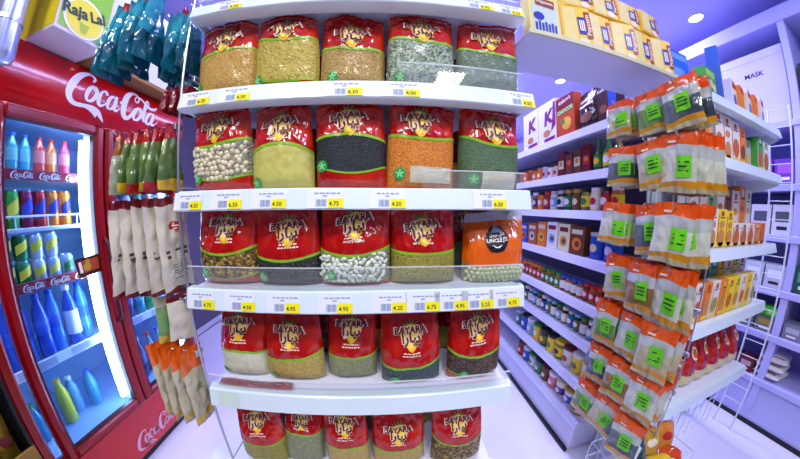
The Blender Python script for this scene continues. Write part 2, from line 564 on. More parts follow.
# ================================================================== printed bags of pulses
F_red = film_mat('red printed film', (174, 8, 4), (232, 62, 8))
F_dkred = film_mat('darkened red film', (130, 3, 8), (170, 10, 8))  # red film with shade put in its colour for the rear rank; also flat bag
F_orange = film_mat('orange printed film', (226, 96, 8), (244, 136, 20))
M_gold = pm('gold print', (252, 186, 32), 0.35)
M_goldhi = pm('bright yellow print', (255, 222, 60), 0.35)
M_lime = pm('lime green print', (132, 190, 40), 0.35)
M_leaf = pm('leaf green sticker', (40, 165, 80), 0.35, coat=0.4)
M_leafhi = pm('pale green print', (150, 225, 150), 0.4)
M_maroon = pm('maroon print', (96, 10, 20), 0.4)
M_sun = pm('sunburst green print', (70, 140, 60), 0.4)
M_wprint2 = pm('cream print', (250, 225, 205), 0.4)
ARAB = '\ufe8d\ufead\ufe8e\ufef4\ufe91'

def sstep(a, b, x):
    t = max(0.0, min(1.0, (x - a) / (b - a)))
    return t * t * (3 - 2 * t)
def bag_surface(w_, h_, t_, zc, seed, narrow=0.12, lean=0.03, crush=1.0):
    def S(x, z, off=0.0, side=-1):
        u = max(-1.0, min(1.0, 2 * x / w_)); v = max(0.0, min(1.0, z / h_))
        p = max(0.0, 1 - abs(u) ** 2.8) ** 0.55
        b_ = min(1.0, v / 0.16); b_ = math.sqrt(max(0.0, 1 - (1 - b_) ** 2))
        tp = 1 - 0.86 * sstep(zc / h_ * 0.95, 1.0, v)
        th = t_ / 2 * p * max(0.04, b_) * tp
        n1 = noise.noise(Vector((x * 22 + seed, z * 14, seed * 1.7)))
        n2 = noise.noise(Vector((x * 55 - seed, z * 40, seed)))
        amp = (0.30 + 0.45 * sstep(zc / h_ * 0.8, 1.0, v)) * p * crush
        n3 = 1 - abs(noise.noise(Vector((x * 30 + z * 18 + seed, z * 10 - x * 8, seed * .7)))) * 2
        n4 = 1 - abs(noise.noise(Vector((x * 26 - z * 22 - seed, z * 12 + x * 14, seed * 1.3)))) * 2
        wr = (n1 * 0.012 + n2 * 0.004 + max(0, n3) ** 5 * 0.007 + max(0, n4) ** 6 * 0.005) * amp
        # one slanting crease
        cr = math.exp(-((x * 0.8 + (z - 0.55 * h_) * (0.7 if seed % 2 else -0.7) + 0.02 * math.sin(seed)) / 0.008) ** 2) * 0.006 * amp
        xs = x * (1 - narrow * sstep(0.35, 1.0, v)) + 0.012 * math.sin(seed * 3.1) * v * v
        y = side * (th + (wr + cr if side < 0 else 0)) + lean * v * v
        zz = z - 0.012 * sstep(0.55, 1.0, v) * abs(u) ** 2 + 0.006 * math.sin(u * 2.3 + seed) * v
        if side < 0:
            y -= off
        return (xs, y, zz)
    return S

def shield():
    pts = []
    for k in range(28):
        a = 2 * PI * k / 28 - PI / 2
        r = 0.5
        x, z = math.cos(a), math.sin(a)
        if z < 0:
            r = 0.5 + 0.12 * max(0, -z - 0.85) / 0.15 - 0.05 * math.sin(4 * a) ** 2
        pts.append((x * r * 0.95, z * r * (1.05 if z < 0 else 0.85)))
    return pts
def logo_on(S, t, x, z, sc, rot=0.06):
    lg = MB(); put(lg, shape2d(shield(), 4), S, x, z - 0.10 * sc, 1.0 * sc, rot, 0.0022)
    lo = obj('logo_shield', lg, M_gold, t)
    mb = MB(); put(mb, shape2d([(a * 0.72, b * 0.72) for a, b in shield()], 3), S, x, z - 0.16 * sc, sc, rot, 0.003)
    obj('shield_face', mb, M_goldhi, lo)
    mb = MB()
    for k in range(7):
        a = PI * (0.12 + 0.76 * k / 6)
        c, s_ = math.cos(a), math.sin(a)
        q = [(c * 0.27 - s_ * 0.045, s_ * 0.27 + c * 0.045), (c * 0.27 + s_ * 0.045, s_ * 0.27 - c * 0.045), (c * 0.5, s_ * 0.5)]
        put(mb, (q, [(0, 1, 2)[::-1]]), S, x, z + 0.05 * sc, sc, rot, 0.0036)
    obj('sun_rays', mb, M_sun, lo)
    mb = MB()
    put(mb, text2d('BAYARA', 0.085), S, x, z + 0.10 * sc, 1.52 * sc, rot, 0.0044)
    put(mb, text2d(ARAB, 0.09), S, x, z - 0.24 * sc, 0.86 * sc, rot, 0.0044)
    obj('lettering_halo', mb, M_wprint2, lo)
    mb = MB()
    put(mb, text2d('BAYARA', 0.04), S, x, z + 0.10 * sc, 1.42 * sc, rot, 0.0056)
    put(mb, text2d(ARAB, 0.04), S, x, z - 0.24 * sc, 0.80 * sc, rot, 0.0056)
    obj('lettering', mb, M_maroon, lo)

def bean_mesh(n, rx, ry, rz):
    mb = MB()
    prof = [(0.0, -1.0), (0.62, -0.72), (1.0, 0.0), (0.62, 0.72), (0.0, 1.0)]
    mb.lathe([(max(r, 0.02), z) for r, z in prof], n)
    mb.v = [(x * rx, y * ry, z * rz) for x, y, z in mb.v]
    return mb

def make_bag(label, loc, w_=0.20, h_=0.25, zc=0.14, t_=0.085, content=None, film=None, wave=0.012, sticker=-0.07, stz=0.03, logo=0.195, logox=0.0, lsc=0.076, rotz=0.0, tilt=0.0, seed=1, beans=None, band=0.0, name_lines=True, words=None, narrow=0.05, lean=0.03, skew=0.0, pale=None, plain=False):
    film = film or F_red
    t = thing('pulse_bag', label, 'bag', loc, (0, tilt, rotz), 'bags of pulses on the facing shelves')
    S = bag_surface(w_, h_, t_, zc, seed, narrow, lean)
    def zb(x):  # lower edge of the window
        return band * (1.0 + 0.6 * (2 * x / w_) ** 2) if band else 0.0
    def zt(x):  # upper edge: dips in the middle
        u = 2 * x / w_
        return zc + wave * (u * u - 0.5) + skew * u
    nu, nv = 34, 22
    mb = MB()
    mb.grid(lambda a, b: S((a - 0.5) * w_, zt((a - 0.5) * w_) + (h_ - zt((a - 0.5) * w_)) * b), nu, nv)
    if band:
        mb.grid(lambda a, b: S((a - 0.5) * w_, zb((a - 0.5) * w_) * b), nu, 5)
    mb.grid(lambda a, b: S((a - 0.5) * w_, h_ * b, 0, 1), nu, 10, True)
    obj('film', mb, film, t, 180)
    mb = MB().grid(lambda a, b: S((a - 0.5) * w_, zb((a - 0.5) * w_) + (zt((a - 0.5) * w_) - zb((a - 0.5) * w_)) * b), nu, 12)
    win = obj('contents', mb, content, t, 180)
    mb = MB().grid(lambda a, b: S((a - 0.5) * w_, zt((a - 0.5) * w_) + (b - 0.5) * 0.008, 0.0012), nu, 1)
    obj('green_border', mb, M_lime, t, 180)
    if band:
        mb = MB().grid(lambda a, b: S((a - 0.5) * w_, zb((a - 0.5) * w_) + (b - 0.5) * 0.005, 0.0012), nu, 1)
        obj('green_border', mb, M_lime, t, 180)
    # crimped top seal
    mb = MB().grid(lambda a, b: (lambda p: (p[0], p[1] - 0.003 + 0.0015 * math.sin(a * 60), p[2] + 0.010 * b))(S((a - 0.5) * w_ * 0.98, h_)), 30, 1)
    obj('top_seal', mb, film, t)
    if beans:
        r_, long, mt = beans
        mb = MB(); rr = random.Random(seed)
        z = 0.008
        row = 0
        while z < zc + wave:
            x = -w_ / 2 + 0.012 + (row % 2) * r_ * 0.9
            while x < w_ / 2 - 0.01:
                if zb(x) + r_ * 0.6 < z < zt(x) - r_ * 0.7:
                    bm_ = bean_mesh(7, r_, r_ * 0.85, r_ * long)
                    e = Matrix.Rotation(rr.uniform(0, PI), 3, 'Y') @ Matrix.Rotation(rr.uniform(-.4, .4), 3, 'X')
                    c = Vector(S(x + rr.uniform(-.5, .5) * r_, z + rr.uniform(-.45, .45) * r_, -0.001 + rr.uniform(-.003, .001)))
                    bm_.mapped(lambda v: e @ v + c)
                    mb.add(bm_.v, bm_.f)
                x += r_ * (1.75 if long < 1.2 else 2.2)
            z += r_ * 1.7; row += 1
        o = obj('beans', mb, mt, t, 60)
        o['kind'] = 'stuff'
    if not plain:
        logo_on(S, t, logox, logo, lsc, 0.06 + 0.05 * math.sin(seed))
        if name_lines:
            mb = MB(); rr = random.Random(seed + 5)
            zz = zc + (logo - zc) * 0.36 + 0.004
            if words:
                put(mb, text2d(words, 0.02), S, logox, zz - 0.006, 0.062, 0, 0.0022)
            for j, lw in enumerate((0.052, 0.06) if not words else (0.055,)):
                x = -lw / 2
                while x < lw / 2 - 0.004:
                    l_ = rr.uniform(0.004, 0.011)
                    put(mb, rect2d(l_, 0.0042), S, logox + x + l_ / 2, zz + 0.004 - 0.009 * j, 1, 0, 0.0022)
                    x += l_ + 0.0022
            obj('product_name', mb, M_wprint2, t)
    if sticker is not None:
        mb = MB(); put(mb, disc2d(0.0165, 20, 3), S, sticker, stz, 1, 0, 0.003)
        st = obj('round_sticker', mb, M_leaf, t)
        mb = MB()
        for k in range(5):
            a = 2 * PI * k / 5 + 0.3
            put(mb, disc2d(0.006, 8, 1, 0.42), S, sticker + 0.0065 * math.cos(a), stz + 0.0065 * math.sin(a), 1, a, 0.0042)
        obj('sticker_mark', mb, M_leafhi, st)
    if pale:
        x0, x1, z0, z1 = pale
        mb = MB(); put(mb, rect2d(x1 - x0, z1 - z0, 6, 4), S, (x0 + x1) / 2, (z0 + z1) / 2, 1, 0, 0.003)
        obj('pale_patch', mb, pm('pale film patch', (205, 200, 175), 0.35, var=0.25, vscale=30), t)  # pale patch; on the orange lentils it paints a reflection in the acrylic
    return t

G = grain_mat
g_tan = G('tan grains', [(186, 140, 58), (214, 174, 88), (160, 118, 46)], 0.004)
g_pea = G('yellow split peas', [(186, 164, 60), (206, 188, 84), (160, 140, 46)], 0.005)
g_tan2 = G('beige grains', [(170, 136, 66), (196, 164, 92), (142, 112, 52)], 0.004)
g_lentil = G('grey green lentils', [(70, 88, 70), (140, 160, 130), (190, 206, 184), (96, 116, 90)], 0.006)
g_slate = G('slate green seeds', [(84, 106, 88), (120, 142, 120), (100, 122, 110)], 0.004)
g_flour = G('pale yellow flour', [(196, 190, 92), (206, 200, 108)], 0.02, bump=0.1)
g_black = G('black seeds', [(8, 14, 18), (26, 40, 48), (14, 22, 26)], 0.004)
g_redl = G('orange lentils', [(214, 118, 22), (236, 150, 44), (190, 92, 14)], 0.004)
g_green = G('dark green seeds', [(60, 92, 58), (92, 124, 84), (74, 104, 76)], 0.004)
g_mix = G('mixed brown pulses', [(60, 40, 14), (190, 160, 60), (104, 76, 24), (40, 30, 14), (150, 110, 40)], 0.009)
g_dark = G('dark beans', [(14, 16, 18), (44, 50, 48), (24, 26, 26)], 0.008)
g_olive = G('olive yellow seeds', [(140, 130, 36), (176, 164, 60), (110, 104, 30)], 0.004)
g_white = G('white flour', [(206, 208, 178), (216, 216, 190)], 0.02, bump=0.1)
g_sand = G('sand coloured grains', [(186, 158, 74), (206, 182, 100), (160, 134, 60)], 0.004)
g_sage = G('sage grains', [(132, 138, 96), (158, 162, 122), (112, 118, 84)], 0.004)
g_blue = G('blue grey seeds', [(40, 58, 66), (72, 92, 96), (54, 70, 76)], 0.005)
g_brown = G('mixed dark pulses', [(50, 34, 34), (110, 84, 64), (36, 30, 34), (90, 50, 40)], 0.008)
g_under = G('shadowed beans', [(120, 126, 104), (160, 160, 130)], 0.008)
M_chick = pm('chickpea', (226, 214, 178), 0.4, var=0.12, vscale=60, coat=0.5)
M_wbean = pm('white bean', (222, 230, 214), 0.35, var=0.08, vscale=60, coat=0.6)
M_gbean = pm('pale green bean', (196, 208, 150), 0.35, var=0.12, vscale=50, coat=0.6)

Z = [s_[0] + 0.0005 for s_ in SH]
# ---- top row
y1 = 0.662
make_bag('red bag of tan grains, leftmost on the top row', (-0.492, y1, Z[1]), 0.20, 0.238, 0.135, content=g_tan, lean=-0.016, seed=1, wave=0.006, stz=0.032, logo=0.185, sticker=-0.082, skew=0.012, narrow=0.04)
make_bag('red bag of smooth yellow split peas, second from left on the top row', (-0.297, y1, Z[1]), 0.20, 0.238, 0.16, content=g_pea, lean=-0.016, seed=2, wave=0.03, stz=0.03, logo=0.196, sticker=-0.076, narrow=0.08, band=0.022)
make_bag('red bag of beige grains in the centre of the top row', (-0.10, y1 + 0.012, Z[1]), 0.195, 0.238, 0.125, content=g_tan2, lean=-0.016, seed=3, wave=0.008, stz=0.034, logo=0.178, sticker=-0.052)
make_bag('red bag of speckled grey green lentils on the top row', (0.108, y1, Z[1]), 0.205, 0.238, 0.15, content=g_lentil, lean=-0.016, seed=4, wave=0.010, stz=0.03, logo=0.198, sticker=-0.066, skew=-0.006)
make_bag('red bag of fine slate green seeds, rightmost on the top row', (0.318, y1, Z[1]), 0.20, 0.238, 0.135, content=g_slate, lean=-0.016, seed=5, wave=0.014, sticker=None, logo=0.192, skew=-0.014, rotz=-0.1)
# ---- second row
y2 = 0.662
make_bag('red bag of large pale chickpeas, leftmost on the second row', (-0.492, y2, Z[2]), 0.20, 0.238, 0.138, content=g_under, lean=-0.016, seed=6, beans=(0.0085, 1.05, M_chick), stz=0.038, logo=0.192, sticker=-0.07, band=0.03, skew=0.008)
make_bag('red bag of pale yellow flour, second from left on the second row', (-0.30, y2, Z[2]), 0.185, 0.238, 0.115, content=g_flour, lean=-0.016, seed=7, wave=-0.02, stz=0.018, logo=0.185, sticker=-0.07, narrow=0.1)
make_bag('red bag with wide black seed window, centre of the second row', (-0.098, y2, Z[2]), 0.205, 0.238, 0.142, content=g_black, lean=-0.016, seed=8, stz=0.062, logo=0.195, sticker=-0.078, band=0.042, wave=-0.006)
make_bag('red bag of bright orange lentils with a painted pale reflection on the second row', (0.105, y2, Z[2]), 0.20, 0.238, 0.145, content=g_redl, lean=-0.016, seed=9, stz=0.042, logo=0.196, logox=-0.01, sticker=-0.064, pale=(-0.035, 0.085, 0.018, 0.062), wave=0.016)
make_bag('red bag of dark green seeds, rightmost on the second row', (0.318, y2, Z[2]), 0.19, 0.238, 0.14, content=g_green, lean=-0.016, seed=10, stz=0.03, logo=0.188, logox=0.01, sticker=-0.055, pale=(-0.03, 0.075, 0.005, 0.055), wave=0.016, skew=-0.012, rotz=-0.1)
# ---- third row
y3 = 0.664
make_bag('red bag of mixed brown pulses, leftmost on the third row', (-0.492, y3, Z[3]), 0.20, 0.236, 0.108, content=g_mix, lean=-0.01, seed=11, stz=0.04, logo=0.188, logox=0.012, sticker=-0.062, band=0.022, wave=0.02)
make_bag('red bag of black beans, second from left on the third row', (-0.293, y3, Z[3]), 0.20, 0.236, 0.088, content=g_dark, lean=-0.01, seed=12, stz=0.028, logo=0.175, logox=0.015, sticker=-0.07, wave=0.016)
make_bag('red bag of plump white beans at the centre of the third row', (-0.092, y3, Z[3]), 0.21, 0.236, 0.104, content=g_under, lean=-0.01, seed=13, beans=(0.0072, 1.65, M_wbean), stz=0.034, logo=0.192, sticker=-0.066, wave=0.024, words='WHITE BEANS', band=0.012)
make_bag('red bag of olive yellow seeds beside an orange bag on the third row', (0.118, y3, Z[3]), 0.20, 0.236, 0.10, content=g_olive, lean=-0.01, seed=14, sticker=None, logo=0.172, logox=-0.005, wave=0.014)
# ---- fourth row
y4 = 0.692
make_bag('red bag of white flour, leftmost on the fourth row', (-0.506, y4, Z[4]), 0.178, 0.27, 0.105, content=g_white, seed=15, stz=0.022, logo=0.20, sticker=-0.066, wave=-0.006, lean=0.02)
make_bag('red bag of sand coloured grains, second from left on the fourth row', (-0.315, y4 - 0.005, Z[4]), 0.205, 0.265, 0.098, content=g_sand, seed=16, sticker=-0.07, stz=0.02, logo=0.185, wave=0.012, skew=0.012, lean=0.02, narrow=0.08)
make_bag('red bag of sage coloured grains, centre of the fourth row', (-0.118, y4 + 0.01, Z[4]), 0.17, 0.27, 0.095, content=g_sage, seed=17, sticker=None, logo=0.20, wave=0.004, lean=0.02)
make_bag('red bag of blue grey seeds, fourth from left on the fourth row', (0.085, y4 - 0.02, Z[4]), 0.20, 0.27, 0.075, content=g_blue, seed=18, sticker=-0.055, stz=0.024, logo=0.185, wave=0.012, skew=0.008, lean=0.03)
make_bag('red bag of mixed dark pulses, rightmost on the fourth row', (0.305, y4 - 0.022, Z[4]), 0.19, 0.275, 0.105, content=g_brown, seed=19, sticker=-0.045, stz=0.028, logo=0.20, wave=0.02, band=0.022, lean=0.03)
# ---- bottom row, on the base shelf
y5 = 0.662
make_bag('red bag of olive pulses, leftmost on the bottom row', (-0.495, y5 + 0.006, Z[5] + 0.001), 0.19, 0.285, 0.12, content=g_olive, seed=20, sticker=None, logo=0.222, wave=0.02, lean=0.02, rotz=0.0)
make_bag('small slumped red bag of sage grains, second from left on the bottom row', (-0.335, y5 + 0.02, Z[5]), 0.155, 0.275, 0.17, content=g_sage, seed=21, sticker=None, logo=0.225, lsc=0.055, wave=0.01, lean=0.02, tilt=0.03)
make_bag('red bag of sand coloured grains, centre of the bottom row', (-0.155, y5 + 0.006, Z[5] + 0.001), 0.17, 0.28, 0.125, content=g_sand, seed=22, sticker=None, logo=0.225, wave=0.004, lean=0.02)
make_bag('orange red bag sagging beside the centre of the bottom row', (0.045, y5 + 0.01, Z[5]), 0.205, 0.265, 0.10, content=g_sand, film=F_red, seed=23, sticker=None, logo=0.18, wave=0.004, lean=0.03, tilt=-0.05)
make_bag('red bag of mixed yellow pulses, rightmost on the bottom row', (0.275, y5, Z[5]), 0.205, 0.285, 0.13, content=g_mix, seed=24, sticker=None, logo=0.215, wave=0.03, lean=0.02)
# a red bag lying flat behind the fifth rail
tb = thing('flat_bag', 'folded red bag lying flat at the left of the fourth row', 'bag', (-0.44, 0.626, Z[4] + 0.002), (0, 0, 0.0))
obj('film', MB().grid(lambda a, b: ((a - 0.5) * 0.26, (b - 0.5) * 0.026, 0.004 + 0.012 * math.sin(PI * b) * (0.7 + 0.3 * math.sin(a * 9))), 16, 6), F_dkred, tb, 180)
obj('seam', MB().grid(lambda a, b: ((a - 0.5) * 0.27, -0.013 - 0.004 * b, 0.004), 16, 1, True), F_red, tb)

# orange bag with round black emblem
def orange_bag():
    w_, h_, zc, seed = 0.20, 0.225, 0.058, 31
    t = thing('pulse_bag', 'orange bag with a round black emblem and pale green beans, on the third row', 'bag', (0.345, 0.664, Z[3]), (0, 0, -0.08), 'bags of pulses on the facing shelves')
    S = bag_surface(w_, h_, 0.085, 0.12, seed, 0.02, 0.03)
    mb = MB().grid(lambda a, b: S((a - 0.5) * w_, zc + (0.195 - zc) * b), 22, 12)
    mb.grid(lambda a, b: S((a - 0.5) * w_, h_ * b, 0, 1), 22, 8, True)
    obj('film', mb, F_orange, t, 180)
    obj('clear_top', MB().grid(lambda a, b: S((a - 0.5) * w_, 0.195 + (h_ - 0.195) * b), 22, 4), film_mat('clear plastic film', (190, 190, 200), (215, 215, 225)), t, 180)
    obj('contents', MB().grid(lambda a, b: S((a - 0.5) * w_, zc * b), 22, 6), g_under, t, 180)
    mb = MB(); rr = random.Random(4)
    for j in range(4):
        for i in range(13):
            c = Vector(S(-0.088 + i * 0.0145 + (j % 2) * 0.006, 0.008 + j * 0.0125, -0.001))
            b_ = bean_mesh(7, 0.0075, 0.006, 0.0095); e = Matrix.Rotation(rr.uniform(0, PI), 3, 'Y')
            b_.mapped(lambda v: e @ v + c); mb.add(b_.v, b_.f)
    o = obj('beans', mb, M_gbean, t, 60); o['kind'] = 'stuff'
    ex, ez = -0.004, 0.138
    hexa = [(0.036 * math.cos(2 * PI * k / 24) * (1.02 if k % 4 else 1.06), 0.040 * math.sin(2 * PI * k / 24) * (1.0 if k % 4 else 1.08)) for k in range(24)]
    mb = MB(); put(mb, shape2d(hexa, 4), S, ex, ez, 1, 0, 0.0025)
    em = obj('emblem', mb, pm('navy black print', (16, 18, 32), 0.35), t)
    mb = MB()
    put(mb, text2d("UNCLE J'S", 0.03), S, ex, ez - 0.004, 0.066, 0.05, 0.0042)
    put(mb, text2d('\ufeb2\ufef4\ufe9f \ufede\ufedc\ufee7\ufe8d', 0.04), S, ex, ez + 0.013, 0.05, 0.05, 0.0042)
    put(mb, ([(-0.016, 0.002), (0, -0.005), (0.016, 0.002), (0.006, -0.008), (-0.006, -0.008)], [(0, 4, 1), (1, 4, 3), (1, 3, 2)]), S, ex, ez - 0.018, 1, 0, 0.0042)
    obj('emblem_lettering', mb, M_wprint, em)
    mb = MB(); put(mb, ([(-0.02, 0.0), (0.02, 0.0), (0.008, 0.014), (0.0, 0.026), (-0.008, 0.016)], [(0, 1, 2, 3, 4)]), S, ex, ez + 0.02, 1, 0, 0.0034)
    obj('emblem_peak', mb, pm('steel blue print', (120, 140, 170), 0.35), em)
orange_bag()

# second rank of bags behind, seen in the gaps
bags = [o for o in COL.objects if o.name.startswith('pulse_bag')]
rowsz = {round(Z[i], 3): n for i, n in ((1, 'top'), (2, 'second'), (3, 'third'), (4, 'fourth'), (5, 'bottom'))}
for k, z in enumerate((Z[1], Z[2], Z[3], Z[4], Z[5])):
    for i in range(5):
        x = -0.49 + 0.198 * i
        t = thing('pulse_bag', f'red bag standing in the second rank behind the {["top", "second", "third", "fourth", "bottom"][k]} row, {ORD[i]} from left', 'bag', (x, 0.80 if k < 3 else 0.845, z), (0, 0, 0.05 * math.sin(i + k)), 'second rank of red bags')
        S = bag_surface(0.195, 0.24, 0.08, 0.12, 140 + i + 7 * k, 0.04, 0.02)
        mb = MB().grid(lambda a, b: S((a - 0.5) * 0.195, 0.11 + 0.13 * b), 16, 10)
        mb.grid(lambda a, b: S((a - 0.5) * 0.195, 0.24 * b, 0, 1), 10, 8, True)
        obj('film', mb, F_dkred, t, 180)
        obj('contents', MB().grid(lambda a, b: S((a - 0.5) * 0.195, 0.11 * b), 16, 8), (g_tan, g_green, g_olive, g_sand, g_brown)[(i + k) % 5], t, 180)
        logo_on(S, t, 0, 0.19, 0.07)

# ================================================================== red drinks fridge, facing +x
FX, FY = -1.36, 0.85
M_fred = pm('red lacquer', (196, 5, 12), 0.2, coat=0.35, var=0.05, vscale=4)
M_fdoor = pm('darker red door lacquer', (142, 4, 12), 0.25, coat=0.3, var=0.05)
M_fdark = pm('dark red gasket', (70, 4, 10), 0.45)
M_liner = pm('fridge liner', (150, 190, 235), 0.5)
M_led = pm('lit LED strip', (255, 255, 255), emit=(215, 235, 255), estr=24.0)
M_fshelf = pm('fridge shelf', (215, 228, 245), 0.35)
M_strip = pm('maroon shelf strip', (150, 24, 44), 0.4)
def stroke(mb, pts, fn, x, z, sc, off, seg=7):
    """pen stroke of changing width through (x, z, width) points"""
    P = [Vector(p) for p in pts]; Q = []
    for i in range(len(P) - 1):
        p0, p1, p2, p3 = P[max(i - 1, 0)], P[i], P[i + 1], P[min(i + 2, len(P) - 1)]
        for k in range(seg):
            t = k / seg
            Q.append(0.5 * ((2 * p1) + (p2 - p0) * t + (2 * p0 - 5 * p1 + 4 * p2 - p3) * t * t + (3 * p1 - p0 - 3 * p2 + p3) * t ** 3))
    Q.append(P[-1])
    vs = []
    for i, q in enumerate(Q):
        d = Q[min(i + 1, len(Q) - 1)] - Q[max(i - 1, 0)]
        l_ = math.hypot(d.x, d.y) or 1
        nx, nz = -d.y / l_, d.x / l_
        for sg in (1, -1):
            vs.append(fn(x + sc * (q.x + sg * nx * max(q.z, 0.02) * 0.6), z + 1.15 * sc * (q.y + sg * nz * max(q.z, 0.02) * 0.6), off))
    fs = [(2 * i, 2 * i + 1, 2 * i + 3, 2 * i + 2) for i in range(len(Q) - 1)]
    mb.add(vs, fs)
def oval(cx, cz, rx, rz, sl=0.35, thick=0.30, thin=0.13):
    out = []
    for k in range(13):
        a = PI / 2 + 2 * PI * k / 12
        x, z = rx * math.cos(a), rz * math.sin(a)
        out.append((cx + x + sl * z, cz + z, thin + (thick - thin) * abs(math.cos(a))))
    return out
SCRIPT = [
    [(2.30, 2.45, .10), (2.52, 2.72, .20), (2.25, 2.98, .16), (1.75, 2.92, .24), (1.05, 2.45, .42), (.5, 1.65, .52), (.32, .95, .46), (.62, .45, .32), (1.2, .32, .24), (1.9, .40, .24), (2.6, .38, .30), (3.1, .15, .34), (3.5, -.2, .18), (3.75, -.42, .02)],
    [(1.25, .36, .22), (1.9, .36, .22), (2.5, .22, .30), (2.85, -.05, .22), (2.9, -.25, .02)],
    oval(2.25, 1.45, .40, .62), [(2.3, 2.0, .1), (2.55, 1.75, .16), (2.85, 1.72, .08)],
    [(3.72, 1.78, .24), (3.58, 2.02, .22), (3.25, 1.95, .16), (2.98, 1.5, .30), (2.92, 1.0, .30), (3.15, .78, .2), (3.5, .95, .10), (3.75, 1.25, .07)],
    oval(4.2, 1.32, .36, .56, .35, .28), [(4.72, 1.98, .2), (4.55, 1.5, .27), (4.47, 1.0, .27), (4.65, .78, .2), (4.95, .95, .08), (5.1, 1.15, .05)],
    [(5.0, 1.62, .15), (5.32, 1.68, .15)],
    [(6.72, 1.55, .18), (6.55, 1.2, .25), (6.15, .62, .26), (5.75, .5, .34), (5.45, .9, .46), (5.5, 1.7, .50), (5.85, 2.45, .42), (6.4, 2.92, .24), (6.95, 2.95, .16), (7.2, 2.65, .15), (7.05, 2.3, .14), (6.78, 2.25, .12), (6.72, 2.5, .10), (7.0, 2.78, .10), (7.5, 2.72, .16), (8.1, 2.35, .22), (8.6, 2.12, .24), (9.1, 2.2, .22), (9.5, 2.45, .08)],
    oval(7.05, 1.15, .38, .58), [(7.1, 1.65, .1), (7.35, 1.4, .15), (7.6, 1.4, .08)],
    [(7.55, 1.2, .06), (8.05, 1.9, .10), (8.4, 2.55, .14), (8.3, 2.8, .14), (8.05, 2.5, .22), (7.82, 1.7, .30), (7.75, 1.0, .30), (7.9, .72, .2), (8.2, .9, .08)],
    oval(8.55, 1.12, .36, .55, .35, .28), [(9.05, 1.72, .2), (8.88, 1.3, .27), (8.8, .85, .27), (8.98, .62, .2), (9.3, .78, .1), (9.6, 1.1, .05)],
]
def script(fn, x0, z0, width, off, seg=7):
    """script lettering, left end x0, base z0"""
    mb = MB(); sc = width / 9.4
    for s_ in SCRIPT:
        stroke(mb, s_, fn, x0 - 0.2 * sc, z0 - 0.6 * sc, sc, off, seg)
    return mb

fr = thing('drinks_fridge', 'tall red double door drinks fridge with white script lettering', 'fridge', (FX, FY, 0), (0, 0, PI / 2))
W2 = 0.49
DEP = 0.62
body = MB()
body.box((-W2 + 0.02, DEP / 2 + 0.03, 1.02), (0.04, DEP, 2.0), 0.006)
body.box((W2 - 0.02, DEP / 2 + 0.03, 1.02), (0.04, DEP, 2.0), 0.006)
body.box((0, DEP / 2 + 0.03, 2.0), (0.98, DEP, 0.06), 0.006)
body.box((0, DEP / 2 + 0.04, 0.21), (0.94, DEP - 0.02, 0.34), 0.004)
body.box((0, DEP + 0.02, 1.1), (0.96, 0.03, 1.86))
obj('body', body, M_fred, fr)
lin_mb = MB()
lin_mb.box((0, DEP - 0.01, 1.1), (0.90, 0.012, 1.44)); lin_mb.box((-0.445, 0.32, 1.1), (0.01, 0.52, 1.44)); lin_mb.box((0.445, 0.32, 1.1), (0.01, 0.52, 1.44))
lin_mb.box((0, 0.32, 0.39), (0.90, 0.52, 0.012)); lin_mb.box((0, 0.32, 1.80), (0.90, 0.52, 0.012))
obj('liner', lin_mb, M_liner, fr)
# header: a gently bulging fascia
def head(a, b, off=0):
    z = 1.815 + 0.245 * b
    return ((a - 0.5) * 0.98, 0.0 - 0.030 * math.sin(PI * min(1, max(0, b))) ** 0.7 - off, z)
mb = MB().grid(head, 12, 10); mb.box((0, 0.04, 1.937), (0.978, 0.06, 0.243))
hd = obj('header', mb, M_fred, fr, 40)
hfn = lambda x, z, off: head(x / 0.98 + 0.5, (z - 1.815) / 0.245, off)
obj('header_lettering', script(hfn, -0.175, 1.885, 0.475, 0.003), M_wprint, hd)
# lower panel
kp = obj('kick_panel', MB().box((0, 0.008, 0.225), (0.98, 0.03, 0.29), 0.006), M_fred, fr)
obj('kick_lettering', script(flat(-0.008), -0.125, 0.135, 0.30, 0.002), pm('pale pink print', (226, 170, 184), 0.4), kp)
obj('toe_grille', MB().box((0, 0.05, 0.04), (0.95, 0.02, 0.07)), M_black, fr)
